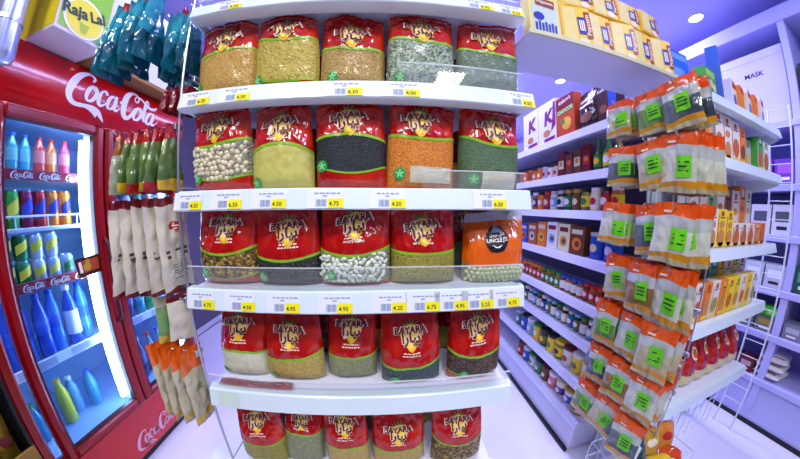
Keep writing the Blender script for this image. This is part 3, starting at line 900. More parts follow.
# doors
def door(x0, x1, sticker):
    f = MB(); fw = 0.045
    z0, z1 = 0.374, 1.808
    f.box((x0 + fw / 2, 0, (z0 + z1) / 2), (fw, 0.045, z1 - z0), 0.012)
    f.box((x1 - fw / 2, 0, (z0 + z1) / 2), (fw, 0.045, z1 - z0), 0.012)
    f.box(((x0 + x1) / 2, 0, z1 - fw / 2), (x1 - x0 - 2 * fw + 0.01, 0.044, fw), 0.010)
    f.box(((x0 + x1) / 2, 0, z0 + fw / 2), (x1 - x0 - 2 * fw + 0.01, 0.044, fw), 0.010)
    d = obj('door', f, M_fdoor, fr)
    g = MB()
    for (cx, sx, cz, sz) in ((x0 + fw, 0.012, (z0 + z1) / 2, z1 - z0 - 2 * fw), (x1 - fw, 0.012, (z0 + z1) / 2, z1 - z0 - 2 * fw), ((x0 + x1) / 2, x1 - x0 - 2 * fw, z0 + fw, 0.012), ((x0 + x1) / 2, x1 - x0 - 2 * fw, z1 - fw, 0.012)):
        g.box((cx, 0.004, cz), (sx, 0.03, sz))
    obj('gasket', g, M_fdark, d)
    obj('glass_pane', MB().box(((x0 + x1) / 2, 0.002, (z0 + z1) / 2), (x1 - x0 - 2 * fw + 0.004, 0.006, z1 - z0 - 2 * fw + 0.004)), M_glass, d)
    h = MB().tube([(x1 - 0.02, -0.022, 1.28), (x1 - 0.02, -0.05, 1.25), (x1 - 0.02, -0.05, 0.90), (x1 - 0.02, -0.022, 0.87)], 0.010, 8)
    obj('handle', h, M_fdark, d, 60)
    if sticker:
        mb = MB(); put(mb, rect2d(0.125, 0.085), flat(-0.002), 0, 0, 1, 0.10, 0)
        o = obj('glass_sticker', mb, pm('dark chocolate print', (70, 26, 20), 0.3), d, loc=(-0.075, 0, 1.168))
        return d, o
    return d, None
d1, stk = door(-0.425, 0.014, True)
d2, _ = door(0.020, 0.459, False)
st2 = MB(); put(st2, rect2d(0.095, 0.055), flat(-0.003), -0.062, 1.172, 1, 0.10, 0.001); obj('sticker_panel', st2, pm('brick orange print', (178, 74, 36), 0.3), d1)
st3 = MB(); put(st3, rect2d(0.05, 0.014), flat(-0.003), -0.121, 1.166, 1, PI / 2 + 0.1, 0.002); obj('sticker_print', st3, M_wprint2, d1); st3 = MB(); put(st3, rect2d(0.04, 0.009), flat(-0.003), -0.026, 1.18, 1, PI / 2 + 0.1, 0.002)
obj('sticker_print', st3, M_wprint2, d1)
st4 = MB(); put(st4, disc2d(0.018), flat(-0.003), -0.092, 1.165, 1, 0, 0.002); put(st4, disc2d(0.01), flat(-0.003), -0.088, 1.19, 1, 0, 0.002)
obj('sticker_picture', st4, pm('olive gold print', (190, 150, 40), 0.4), d1)
# lamps inside, at the door jambs
for x in (-0.06, 0.395):
    obj('lamp_strip', MB().box((x + 0.010, 0.055, 1.09), (0.022, 0.02, 1.30), 0.004), M_led, fr)
    obj('lamp_strip', MB().box((x - 0.17, 0.045, 1.775), (0.30, 0.02, 0.012), 0.003), M_led, fr)
obj('mullion', MB().box((0.0, 0.06, 1.09), (0.05, 0.06, 1.44)), M_fshelf, fr)
FSH = [(1.565, 'logo'), (1.352, 'rail'), (1.118, 'logo'), (0.785, 'text'), (0.398, 'none')]
for z, kind in FSH[:4]:
    s_ = obj('rack_shelf', MB().box((0, 0.33, z - 0.006), (0.88, 0.47, 0.012), 0.002), M_fshelf, fr)
    if kind == 'logo':
        obj('shelf_strip', MB().box((0, 0.088, z + 0.002), (0.88, 0.008, 0.042), 0.002), M_strip, s_)
        for k in range(8):
            x = -0.425 + k * 0.107 + (0.02 if k > 3 else 0)
            obj('strip_lettering', script(flat(0.083), x, z - 0.011, 0.085, 0.001, 3), M_wprint, s_)
    elif kind == 'rail':
        mb = MB()
        for zz in (0.0, 0.05):
            mb.tube([(-0.43, 0.09, z + zz), (0.43, 0.09, z + zz)], 0.0045)
        for k in range(8):
            mb.tube([(-0.43 + k * 0.123, 0.09, z - 0.01), (-0.43 + k * 0.123, 0.09, z + 0.05)], 0.003)
        obj('front_rail', mb, M_whwire, s_)
    else:
        obj('shelf_strip', MB().box((0, 0.088, z + 0.002), (0.88, 0.008, 0.046), 0.002), M_card, s_)
        for q in range(4):
            mb = MB()
            for r_ in range(4):
                put(mb, rect2d(0.165, 0.005), flat(0.083), -0.345 + q * 0.23, z - 0.012 + r_ * 0.009, 1, 0, 0.0008)
            obj('strip_print', mb, M_greyink, s_)

def fw_(x, y, z):
    return (FX - y, FY + x, z)
# ---- cans and bottles
def can_thing(label, pos, col, col2, h_=0.115, r_=0.030, group='cans in the fridge', rot=0.0):
    t = thing('drink_can', label, 'can', pos, (0, 0, PI / 2 + rot), group)
    k = ('can', h_, r_)
    if k not in _mesh:
        _mesh[k] = MB().lathe([(r_ * .8, 0), (r_, 0.008), (r_, h_ - 0.014), (r_ * .82, h_ - 0.004)], 16).mesh('body', 40)
        _mesh[('lid', h_, r_)] = MB().lathe([(r_ * .82, h_ - 0.004), (r_ * .84, h_), (r_ * .78, h_), (r_ * .74, h_ - 0.004)], 16).mesh('lid', 40)
    slot('body', _mesh[k], pm('can ' + str(col), col, 0.25, 0.3), t)
    slot('lid', _mesh[('lid', h_, r_)], M_steel, t)
    fn = on_cyl(r_)
    mb = MB()
    put(mb, ([(-0.02, -0.3), (0.016, -0.3), (0.024, 0.1), (-0.012, 0.1)], [(0, 1, 2, 3)]), fn, 0, h_ * .5, 1, 0, 0.001) if False else None
    mb.grid(lambda a, b: fn((a - 0.5) * r_ * 1.9, h_ * (0.22 + 0.36 * b + 0.28 * a), 0.001), 8, 1)
    obj('print_band', mb, pm('can print ' + str(col2), col2, 0.3), t)
    return t
_mesh = {}
def slot(name, me, mat, parent):
    """object sharing mesh data with its own material"""
    if not me.materials:
        me.materials.append(mat)
    o = bpy.data.objects.new(name, me); COL.objects.link(o); o.parent = parent
    o.material_slots[0].link = 'OBJECT'; o.material_slots[0].material = mat
    return o
def bottle_thing(label, pos, body, cap, lab, h_=0.17, r_=0.027, group='bottles in the fridge', rot=(0, 0, PI / 2), z0=0.35, z1=0.65, cat='bottle'):
    t = thing('drink_bottle', label, cat, pos, rot, group)
    k = ('bot', h_, r_)
    if k not in _mesh:
        H = h_
        _mesh[k] = MB().lathe([(r_ * .8, 0), (r_, H * .04), (r_, H * .30), (r_ * .93, H * .38), (r_, H * .46), (r_, H * .62), (r_ * .8, H * .76), (r_ * .42, H * .90), (r_ * .42, H * .94)], 14).mesh('body', 50)
        _mesh[('cap', h_, r_)] = MB().lathe([(r_ * .5, H * .925), (r_ * .5, H), (r_ * .44, H)], 12).mesh('cap', 40)
    slot('body', _mesh[k], body, t)
    slot('cap', _mesh[('cap', h_, r_)], cap, t)
    if lab:
        obj('label_band', MB().lathe([(r_ * 1.015, h_ * z0), (r_ * 1.015, h_ * z1)], 14, cap=False), lab, t, 50)
    return t
def liq(name, c):
    return pm('drink ' + name, c, 0.12, coat=0.6, spec=0.6)
cap_w = pm('white cap', (235, 235, 240), 0.4); cap_r = pm('red cap', (200, 20, 25), 0.4); cap_b = pm('blue cap', (30, 80, 190), 0.4); cap_g = pm('green cap', (30, 150, 70), 0.4); cap_y = pm('yellow cap', (240, 200, 30), 0.4); cap_k = pm('black cap', (20, 20, 24), 0.4)
row = [('amber yellow', (235, 190, 20), cap_w), ('lemon yellow', (240, 205, 40), cap_w), ('teal', (30, 150, 170), cap_b), ('sky blue', (40, 160, 200), cap_b), ('coral red', (225, 70, 60), cap_r), ('orange', (240, 120, 40), cap_r), ('rose pink', (225, 70, 110), cap_r)]
for i, (n, c, cp) in enumerate(row):
    bottle_thing(f'small {n} drink bottle on the top fridge rack', fw_(-0.40 + i * 0.053, 0.14 + 0.01 * (i % 2), 1.566), liq(n, c), cp, pm('band ' + n, tuple(min(255, int(x * .6 + 90)) for x in c), 0.4), 0.172, 0.022)
row = [('green', (20, 150, 70), (230, 240, 230)), ('bright green', (30, 165, 80), (235, 240, 230)), ('lime green', (60, 180, 70), (240, 230, 60)), ('purple red', (150, 30, 80), (60, 70, 190)), ('red and blue', (205, 40, 50), (40, 60, 170)), ('orange', (240, 130, 30), (50, 60, 160)), ('light orange', (250, 150, 40), (60, 60, 150))]
for i, (n, c, c2) in enumerate(row):
    can_thing(f'tall {n} can on the second fridge rack, {ORD[i]} from the door hinge', fw_(-0.405 + i * 0.052, 0.13, 1.353), c, c2, 0.155, 0.0255)
tiers = [('lower', 0, [('yellow', (235, 195, 30), (200, 30, 40)), ('dark green', (10, 110, 60), (240, 220, 60)), ('green', (20, 130, 70), (240, 220, 60)), ('silver', (190, 200, 220), (230, 215, 60)), ('silver blue', (160, 185, 225), (220, 210, 80)), ('grey', (150, 165, 190), (60, 120, 70))]),
         ('upper', 0.1055, [('yellow', (240, 205, 40), (205, 40, 40)), ('dark green', (10, 110, 60), (240, 220, 60)), ('green', (15, 125, 65), (240, 220, 60)), ('silver', (195, 205, 225), (230, 215, 60)), ('silver blue', (175, 195, 230), (230, 215, 60))])]
for nm, dz, row in tiers:
    for i, (n, c, c2) in enumerate(row):
        can_thing(f'{n} can in the {nm} tier of stacked cans, {ORD[i]} from the left', fw_(-0.405 + i * 0.060, 0.135, 1.119 + dz), c, c2, 0.1045, 0.0275, 'stacked cans in the fridge')
water = liq('water blue', (60, 130, 225)); water2 = liq('deep blue', (24, 80, 190)); labw = pm('white label', (225, 232, 245), 0.4); labb = pm('blue label', (40, 90, 200), 0.4)
for i in range(6):
    bottle_thing(f'blue water bottle on the fourth fridge rack, {ORD[i]} from the left' + (', with white label' if i == 4 else ''), fw_(-0.39 + i * 0.066, 0.15 + 0.02 * (i % 2), 0.786), water if i % 2 else water2, cap_b if i != 4 else cap_w, labw if i == 4 else labb, 0.29, 0.031, 'water bottles in the fridge', z0=0.2 if i == 4 else 0.4, z1=0.6)
for i, (n, c, cp, h_) in enumerate([('blue green', (30, 120, 170), cap_g, 0.2), ('deep blue', (20, 80, 190), cap_g, 0.22), ('lime yellow', (215, 215, 50), cap_y, 0.24), ('pale blue', (110, 170, 220), cap_w, 0.2), ('aqua', (60, 150, 190), cap_b, 0.21)]):
    bottle_thing(f'{n} bottle standing on the fridge floor behind the left door', fw_(-0.39 + i * 0.072, 0.22 + 0.05 * (i % 2), 0.398), liq(n, c), cp, None, h_, 0.031)
# behind the right door
for zi, (z, h_) in enumerate(((1.566, 0.18), (1.353, 0.16), (1.119, 0.19), (0.786, 0.26), (0.398, 0.26))):
    cs = [[('green', (20, 160, 80)), ('yellow', (235, 200, 40)), ('blue', (30, 110, 200)), ('red', (205, 30, 40)), ('violet', (120, 60, 170))],
          [('red', (205, 30, 40)), ('crimson', (180, 20, 50)), ('white', (225, 225, 235)), ('green', (30, 150, 80)), ('orange', (240, 130, 30))],
          [('orange', (245, 140, 20)), ('dark blue', (30, 50, 90)), ('red', (200, 30, 40)), ('teal', (20, 130, 140)), ('yellow', (235, 200, 40))],
          [('blue', (30, 90, 180)), ('navy', (20, 50, 120)), ('teal', (20, 110, 130)), ('green', (20, 120, 60)), ('azure', (60, 140, 210))],
          [('sky blue', (70, 140, 200)), ('navy', (24, 50, 110)), ('grey blue', (90, 120, 150)), ('teal', (20, 110, 120)), ('green', (40, 130, 70))]][zi]
    for i, (n, c) in enumerate(cs):
        bottle_thing(f'{n} bottle behind the right fridge door on the {["top", "second", "third", "fourth", "lowest"][zi]} rack', fw_(0.095 + i * 0.075, 0.15, z), liq(n, c), (cap_w, cap_r, cap_b, cap_g, cap_y)[(i + zi) % 5], pm('band ' + n, tuple(min(255, int(x * .6 + 90)) for x in c), 0.4), h_, 0.031)

# ---- on top of the fridge
M_carton = pm('brown cardboard', (150, 104, 58), 0.8, var=0.12)
M_cartonw = pm('pale carton', (205, 205, 205), 0.7, var=0.05)
M_cwhite = pm('white carton board', (218, 206, 212), 0.6, var=0.05)
rj = thing('juice_carton', 'lime green and yellow printed carton overhanging the fridge top', 'box', (-1.36, 0.608, 2.0635), (0, 0, PI / 2))
obj('body', MB().box((0, 0.02, 0.21), (0.205, 0.43, 0.42), 0.002), M_cwhite, rj)
fp = MB(); put(fp, rect2d(0.187, 0.39), flat(-0.1955), 0, 0.212, 1, 0, 0.0008)
fpo = obj('front_panel', fp, pm('lime green print', (120, 205, 70), 0.45), rj)
mb = MB(); put(mb, disc2d(0.082, 28), flat(-0.197), -0.005, 0.086, 1, 0, 0.0008); obj('round_badge', mb, M_wprint, fpo)
mb = MB(); put(mb, disc2d(0.073, 28), flat(-0.197), -0.003, 0.086, 1, 0, 0.0018); obj('badge_face', mb, pm('yellow badge', (228, 214, 40), 0.4), fpo)
mb = MB(); put(mb, text2d('Raja', 0.035), flat(-0.197), -0.042, 0.093, 0.10, 0.15, 0.003); put(mb, text2d('Lal', 0.035), flat(-0.197), 0.045, 0.118, 0.062, 0.35, 0.003)
obj('badge_lettering', mb, pm('dark green ink', (20, 56, 34), 0.5), fpo)
mb = MB()
for k in range(5):
    put(mb, rect2d(0.04 - 0.004 * k, 0.004), flat(-0.197), 0.0, 0.062 - 0.008 * k, 1, 0, 0.003)
obj('badge_print', mb, M_lime, fpo)
mb = MB()
for k in range(3):
    put(mb, rect2d(0.007, 0.03), flat(-0.197), 0.062 + 0.011 * k, 0.022 + 0.004 * k, 1, 0, 0.002)
obj('small_print', mb, pm('teal print', (60, 160, 150), 0.5), fpo)
# side facing the camera is yellow
sp = MB().add([(-0.1035, -0.19, 0.015), (-0.1035, -0.19, 0.405), (-0.1035, 0.225, 0.405), (-0.1035, 0.225, 0.015)], [(0, 1, 2, 3)])
obj('side_panel', sp, pm('mango yellow print', (226, 206, 20), 0.4, var=0.2, vscale=5), rj)
cb = thing('cardboard_carton', 'pale carton with brown flap standing on the fridge beside the green carton', 'box', (-1.36, 0.99, 2.0635), (0, 0, PI / 2))
obj('body', MB().box((0.0, 0.13, 0.24), (0.50, 0.40, 0.44), 0.003), M_cartonw, cb)
obj('base_flap', MB().box((0.0, 0.115, 0.012), (0.52, 0.45, 0.024), 0.003), M_carton, cb)
mb = MB()
for k in range(9):
    put(mb, rect2d(0.06, 0.012), flat(-0.071), -0.09 + 0.0 * k, 0.10 + 0.024 * k, 1, 0.0, 0.001)
obj('printed_stripes', mb, pm('olive brown print', (120, 110, 80), 0.6), cb)
sl = thing('silver_pipe', 'rounded end of a silver pipe hanging at the far left by the fridge corner', 'pipe', (-1.235, 0.385, 1.885))
obj('shell', MB().lathe([(0.02, 0.0), (0.042, 0.012), (0.050, 0.04), (0.050, ZC - 1.885)], 18), pm('brushed silver', (190, 200, 225), 0.25, 0.7), sl, 60)
obj('collar', MB().lathe([(0.053, 0.14), (0.053, 0.155)], 18, cap=False), M_steel, sl, 60)
# dark stand at the lower left with yellow packets
ds = thing('display_stand', 'black display stand at the lower left beside the red fridge', 'stand', (-1.36, 0.20, 0))
mb = MB()
mb.box((0, 0, 0.60), (0.3, 0.22, 0.02), 0.003); mb.box((0, 0, 0.05), (0.3, 0.22, 0.1), 0.004)
mb.box((-0.14, 0, 0.6), (0.02, 0.22, 1.2)); mb.box((0, 0.105, 0.6), (0.3, 0.010, 1.2)); mb.box((0, 0, 0.92), (0.3, 0.22, 0.015), 0.003)
obj('frame', mb, M_black, ds)
obj('front_lip', MB().box((0.15, 0, 0.62), (0.012, 0.22, 0.06), 0.003), pm('brass coloured lip', (150, 116, 50), 0.4, 0.5), ds)
for i in range(3):
    t = thing('snack_packet', f'dark yellow snack packet on the black stand, {ORD[i]} along the ledge', 'packet', (-1.27, 0.125 + 0.062 * i, 0.612), (0, 0, PI / 2), 'yellow packets on the black stand')
    obj('pouch', MB().grid(lambda a, b: ((a - .5) * 0.06, -0.02 * math.sin(PI * a) * math.sin(PI * b), b * 0.17), 8, 8).grid(lambda a, b: ((a - .5) * 0.06, 0.02 * math.sin(PI * a) * math.sin(PI * b), b * 0.17), 8, 8, True), film_mat('dull gold film', (120, 96, 20), (160, 130, 30)), t, 180)
    mb = MB(); put(mb, disc2d(0.02, 14), flat(-0.021), 0, 0.085, 1, 0, 0.001); obj('print', mb, M_maroon, t)

# ================================================================== goods hung on the left flank of the shelving unit
def pouch_mb(w_, h_, t_, seed=0, taper=0.0):
    """flat pillow pouch hanging from its top edge (z = 0 down to -h), face to -y"""
    def S(x, z, sg):
        u = 2 * x / w_; v = -z / h_
        p = max(0, 1 - abs(u) ** 3) ** 0.6 * math.sin(PI * min(1, max(0, (v - 0.04) / 0.94))) ** 0.6 if 0.04 < v < 0.98 else 0
        n_ = t_ * (0.35 * noise.noise(Vector((x * 40 + seed * 3.1, z * 30, seed))) + 0.22 * noise.noise(Vector((x * 95 - seed, z * 80, seed * 1.9))))
        k_ = 1 - taper * (1 - sstep(0.0, 0.75, v))
        xw = 0.022 * w_ * noise.noise(Vector((z * 25, seed * 2.3, 0.5)))
        return (x * k_ * (1 - 0.05 * math.sin(PI * v)) + xw, sg * t_ / 2 * p + n_, z + 0.02 * h_ * noise.noise(Vector((x * 30, seed, 1.5))))
    return S
def hung_pouch(name, label, cat, pos, rot, w_, h_, t_, bands, group, seed=0, extra=None, taper=0.0):
    """bands: list of (v0, v1, part name, material), v measured down from the top"""
    t = thing(name, label, cat, pos, rot, group)
    S = pouch_mb(w_, h_, t_, seed, taper)
    for (v0, v1, pn, mt) in bands:
        nv = max(2, int(18 * (v1 - v0)))
        mb = MB()
        wv = lambda v, a: v if v in (0.0, 1.0) else v + 0.022 * math.sin(5 * a + 9 * v)
        mb.grid(lambda a, b: S((a - .5) * w_, -h_ * (wv(v1, a) + (wv(v0, a) - wv(v1, a)) * b), -1), 12, nv)
        mb.grid(lambda a, b: S((a - .5) * w_, -h_ * (wv(v1, a) + (wv(v0, a) - wv(v1, a)) * b), 1), 8, nv, True)
        obj(pn, mb, mt, t, 180)
    if extra:
        extra(t, lambda x, z, off: (lambda p: (p[0], p[1] - off, p[2]))(S(x, z, -1)))
    return t
def hook(label, p0, p1, group='hooks'):
    d = Vector(p1) - Vector(p0)
    t = thing('display_hook', label, 'hook', p0, (0, 0, 0), group)
    obj('prong', MB().tube([(0, 0, 0), d * 0.94, d + Vector((0, 0, 0.012))], 0.0028), M_steel, t, 60)
    obj('foot', MB().box((0, 0, 0), (0.010, 0.03, 0.02), 0.002), M_steel, t)
    return t

# -- cream packs with red oval
M_cream = film_mat('cream film', (196, 188, 164), (218, 212, 192), 0.3, 0.6)
M_packred = film_mat('dark red film', (96, 10, 14), (130, 20, 22))
def cream_extra(t, fn):
    mb = MB(); put(mb, disc2d(0.019, 18, 2, 0.8), fn, 0.0, -0.085, 1, 0.1, 0.002); o = obj('oval_badge', mb, pm('red badge', (176, 22, 18), 0.4), t)
    mb = MB(); put(mb, text2d('Gala', 0.03), fn, 0.0, -0.085, 0.022, 0.1, 0.004) if False else put(mb, rect2d(0.02, 0.004), fn, 0, -0.083, 1, 0.1, 0.004); put(mb, rect2d(0.014, 0.003), fn, 0, -0.090, 1, 0.1, 0.004)
    obj('badge_print', mb, M_wprint2, o)
    mb = MB()
    for k in range(2):
        put(mb, rect2d(0.072, 0.008), fn, 0.0, -0.155 - 0.014 * k, 1, 0.05, 0.002)
    for k in range(7):
        put(mb, rect2d(0.046 + 0.004 * (k % 3), 0.0022), fn, 0.004, -0.190 - 0.008 * k, 1, 0.05, 0.002)
    obj('text_print', mb, pm('charcoal print', (60, 62, 70), 0.5), t)
xs = [-0.632, -0.670, -0.708, -0.746, -0.784]
nm = ['nearest the shelves', 'second along the hook', 'third along the hook', 'fourth along the hook', 'outermost on the hook']
for i, x in enumerate(xs):
    hung_pouch('cream_packet', f'long cream packet with red oval badge, {nm[i]}', 'packet', (x, 0.592 - 0.006 * i, 1.440 - 0.002 * i), (0.0, 0.02 * (i - 1), 1.42), 0.102, 0.285, 0.024, [(0.0, 0.07, 'top_seal', M_packred), (0.07, 0.95, 'film', M_cream), (0.95, 1.0, 'bottom_seal', M_packred)], 'cream packets on one hook', i, cream_extra)
hook('steel hook carrying the cream packets', (GX0 - 0.022, 0.60, 1.430), (-0.815, 0.59, 1.430), 'flank hooks')
# -- red and green noodle sticks above
M_redtop = film_mat('red clear film', (150, 12, 14), (190, 40, 20))
M_greenf = film_mat('leaf green film', (62, 92, 36), (128, 150, 84))
M_yel = film_mat('golden film', (206, 160, 20), (230, 196, 60))
M_brownf = film_mat('brown picture film', (110, 60, 24), (180, 110, 40))
M_palef = film_mat('pale green film', (150, 165, 130), (180, 190, 160))
for i in range(6):
    x = -0.628 - 0.040 * i
    if i < 5:
        bands = [(0.0, 0.24, 'header', M_redtop), (0.24, 0.84, 'film', M_greenf), (0.84, 1.0, 'tip', M_yel if i % 2 == 0 else M_redtop)]
        lb = f'slim green and red snack packet, {ORD[i]} from the shelves on the upper left hook'
    else:
        bands = [(0.0, 0.12, 'header', M_redtop), (0.12, 0.40, 'picture', M_brownf), (0.40, 1.0, 'film', M_palef)]
        lb = 'snack packet with brown picture and pale green lower half on the upper left hook'
    hung_pouch('snack_packet', lb, 'packet', (x, 0.592, 1.655 - 0.006 * (i % 2)), (0.0, 0.03 * math.sin(i * 2.0), 1.40), 0.078 + 0.012 * (i % 2), 0.195, 0.020, bands, 'green snack packets on one hook', 20 + i, taper=0.55)
hook('steel hook carrying the green snack packets', (GX0 - 0.022, 0.60, 1.647), (-0.875, 0.59, 1.647), 'flank hooks')
# -- teal sachets at the top
M_teal = film_mat('teal film', (12, 112, 138), (54, 170, 186), 0.14, 1.0)
M_teal2 = film_mat('dark teal film', (8, 72, 92), (30, 120, 134), 0.14, 1.0)
for c, (bx, by, bz, n_) in enumerate(((-0.715, 0.560, 2.085, 6), (-0.632, 0.640, 2.075, 4))):
    for i in range(n_):
        hung_pouch('teal_sachet', f'glossy teal sachet, {ORD[i]} in the {["left", "right"][c]} hanging bunch above the fridge', 'sachet', (bx - 0.028 * i, by, bz - 0.004 * i), (0.0, 0.09 * math.sin(i * 1.7), 1.42), 0.10, 0.235 + 0.012 * (i % 3), 0.019, [(0.0, 0.10, 'header', M_redtop if i % 3 == 1 else M_teal), (0.10, 0.62, 'film', M_teal), (0.62, 1.0, 'lower_film', M_teal2)], 'teal sachets in bunches', 40 + i + 10 * c, taper=0.5)
    hook(f'steel hook carrying the {["left", "right"][c]} bunch of teal sachets', (GX0 - 0.022, by, bz - 0.008), (bx - 0.028 * n_ - 0.01, by, bz - 0.008), 'flank hooks')
for i in range(3):
    hung_pouch('red_packet', f'dark red packet below the teal sachets, {ORD[i]} from the shelves', 'packet', (-0.635 - 0.03 * i, 0.66, 1.83), (0.0, 0.05 * i - 0.05, 1.3), 0.08, 0.12, 0.02, [(0.0, 0.25, 'header', M_teal2), (0.25, 1.0, 'film', M_packred)], 'red packets below the sachets', 60 + i, taper=0.4)
hook('steel hook carrying the small dark red packets', (GX0 - 0.022, 0.66, 1.82), (-0.73, 0.66, 1.82), 'flank hooks')
# -- orange topped packets at the bottom
M_org = film_mat('orange film', (214, 76, 8), (240, 120, 24))
M_clr = film_mat('cloudy clear film', (176, 168, 130), (206, 200, 170), 0.12, 1.0)
def leaf_extra(t, fn):
    mb = MB()
    for k in range(6):
        put(mb, disc2d(0.007, 8, 1, 0.5), fn, -0.012 + 0.008 * (k % 3), -0.13 - 0.014 * (k // 3), 1, k, 0.002)
    obj('leaf_print', mb, pm('green leaf print', (110, 150, 70), 0.4), t)
for i in range(4):
    hung_pouch('orange_packet', f'orange topped clear packet on the low left hook, {ORD[i]} from the shelves', 'packet', (-0.636 - 0.040 * i, 0.585, 0.965 + 0.006 * i), (0.0, 0.03 * math.sin(i), 1.38), 0.085, 0.285, 0.026, [(0.0, 0.26, 'header', M_org), (0.26, 0.86, 'film', M_clr), (0.86, 0.94, 'gold_band', M_yel), (0.94, 1.0, 'bottom_seal', M_clr)], 'orange topped packets on one hook', 70 + i, leaf_extra)
hook('steel hook carrying the orange topped packets', (GX0 - 0.022, 0.60, 0.945), (-0.80, 0.585, 0.955), 'flank hooks')
M_grnpk = film_mat('green herb film', (70, 130, 60), (150, 180, 120))
hung_pouch('herb_packet', 'pale green herb packet hanging below the cream packets', 'packet', (-0.70, 0.60, 1.135), (0.02, 0.06, 0.9), 0.07, 0.16, 0.02, [(0.0, 0.2, 'header', M_clr), (0.2, 0.8, 'film', M_grnpk), (0.8, 1.0, 'bottom_seal', M_yel)], None, 80)
hung_pouch('herb_packet', 'white printed packet hanging right of the herb packet', 'packet', (-0.645, 0.60, 1.145), (0.02, 0.06, 0.9), 0.075, 0.15, 0.02, [(0.0, 0.15, 'header', M_packred), (0.15, 1.0, 'film', M_cream)], None, 81)
hook('steel hook carrying the herb and white packets', (GX0 - 0.022, 0.60, 1.130), (-0.74, 0.595, 1.130), 'flank hooks')

# ================================================================== bridge shelf with popcorn boxes, over the aisle
br = thing('bridge_shelf', 'white overhead board spanning the aisle beneath the popcorn boxes', 'shelf', (0, 0, 0))
obj('board', MB().box((0.785, 0.675, 1.937), (0.73, 0.20, 0.012), 0.002), pm('bluish white laminate', (205, 210, 232), 0.45, var=0.03), br)
obj('front_edge', MB().box((0.785, 0.572, 1.938), (0.73, 0.006, 0.016), 0.001), pm('cream edging', (205, 205, 170), 0.5), br)
M_popy = pm('popcorn yellow print', (246, 206, 60), 0.45, var=0.08)
M_poplt = pm('pale butter print', (232, 216, 140), 0.45, var=0.12, vscale=24)
M_popb = pm('royal blue print', (30, 50, 170), 0.4)
M_popr = pm('brick print', (150, 66, 40), 0.4)
M_popo = pm('orange print', (246, 160, 30), 0.4)
def carton(name, label, cat, pos, rotz, w_, h_, d_, body, group=None, tilt=0.0):
    """upright box, base at pos, face to -y"""
    t = thing(name, label, cat, pos, (0, tilt, rotz), group)
    k = ('carton', round(w_, 3), round(h_, 3), round(d_, 3))
    if k not in _mesh:
        _mesh[k] = MB().box((0, d_ / 2, h_ / 2), (w_, d_, h_), 0.0015).mesh('body')
    slot('body', _mesh[k], body, t)
    return t
def decal(t, name, sh, x, z, mat, off=0.0008, rot=0.0, sc=1.0):
    return obj(name, put(MB(), sh, flat(0), x, z, sc, rot, off), mat, t)
def popcorn(label, x, y, rotz, kind, h_=0.165, w_=0.115):
    t = carton('popcorn_box', label, 'box', (x, y, 1.9435), rotz, w_, h_, 0.045, M_popy if kind else M_poplt, 'popcorn boxes on the bridge shelf')
    if kind == 0:
        decal(t, 'face_panel', rect2d(w_ * .8, h_ * .7), 0, h_ * .42, pm('pale blue print', (196, 214, 214), 0.45))
        decal(t, 'title_plate', rect2d(w_ * .62, 0.032), 0.004, h_ * .80, M_popr, 0.0016, -0.08)
        decal(t, 'title_lettering', text2d('Popcorn', 0.03), 0.004, h_ * .80, M_wprint, 0.0026, -0.08, w_ * .52)
        mb = MB()
        for k in range(7):
            put(mb, rect2d(0.0085, 0.03 + 0.012 * (k % 2)), flat(0), -0.036 + 0.012 * k, h_ * .22, 1, 0, 0.0018)
        put(mb, disc2d(0.02, 16, 1, 0.8), flat(0), -0.024, h_ * .46, 1, 0, 0.0018)
        obj('carton_picture', mb, M_popb, t)
    else:
        decal(t, 'face_panel', rect2d(w_ * .44, h_ * .9), -w_ * .24, h_ * .5, M_poplt)
        decal(t, 'blue_plate', rect2d(w_ * .30, h_ * .42), w_ * .18, h_ * .52, M_popb, 0.0014, 0.05)
        mb = MB()
        for k in range(3):
            put(mb, rect2d(0.005, h_ * .26), flat(0), w_ * (.10 + .07 * k), h_ * .52, 1, 0.05, 0.0022)
        obj('plate_bars', mb, M_wprint, t)
        decal(t, 'title_plate', rect2d(0.022, h_ * .66), w_ * .40, h_ * .55, M_popr, 0.0018, 0.05)
        decal(t, 'title_lettering', text2d('Popcorn', 0.03), w_ * .40, h_ * .55, M_wprint2, 0.0026, PI / 2 + 0.05, h_ * .5)
        decal(t, 'kernels_picture', disc2d(0.02, 12, 1, 0.6), w_ * .2, h_ * .14, M_wprint2, 0.0016)
    return t
popcorn('popcorn box with blue striped carton picture beside the main shelves', 0.502, 0.592, 0.0, 0)
for i in range(5):
    popcorn(f'yellow popcorn box with blue plate, {ORD[i]} from the left on the bridge shelf', 0.632 + 0.112 * i, 0.594 + 0.004 * (i % 2), 0.10 * (1 if i % 2 else -1) - 0.05, 1, 0.160, 0.108)
for i in range(4):
    t = popcorn(f'yellow popcorn box stacked on top of the row, {ORD[i]} from the left', 0.66 + 0.125 * i, 0.596, -0.08 + 0.06 * i, 1, 0.10, 0.118)
    t.location.z = 1.9435 + 0.1665
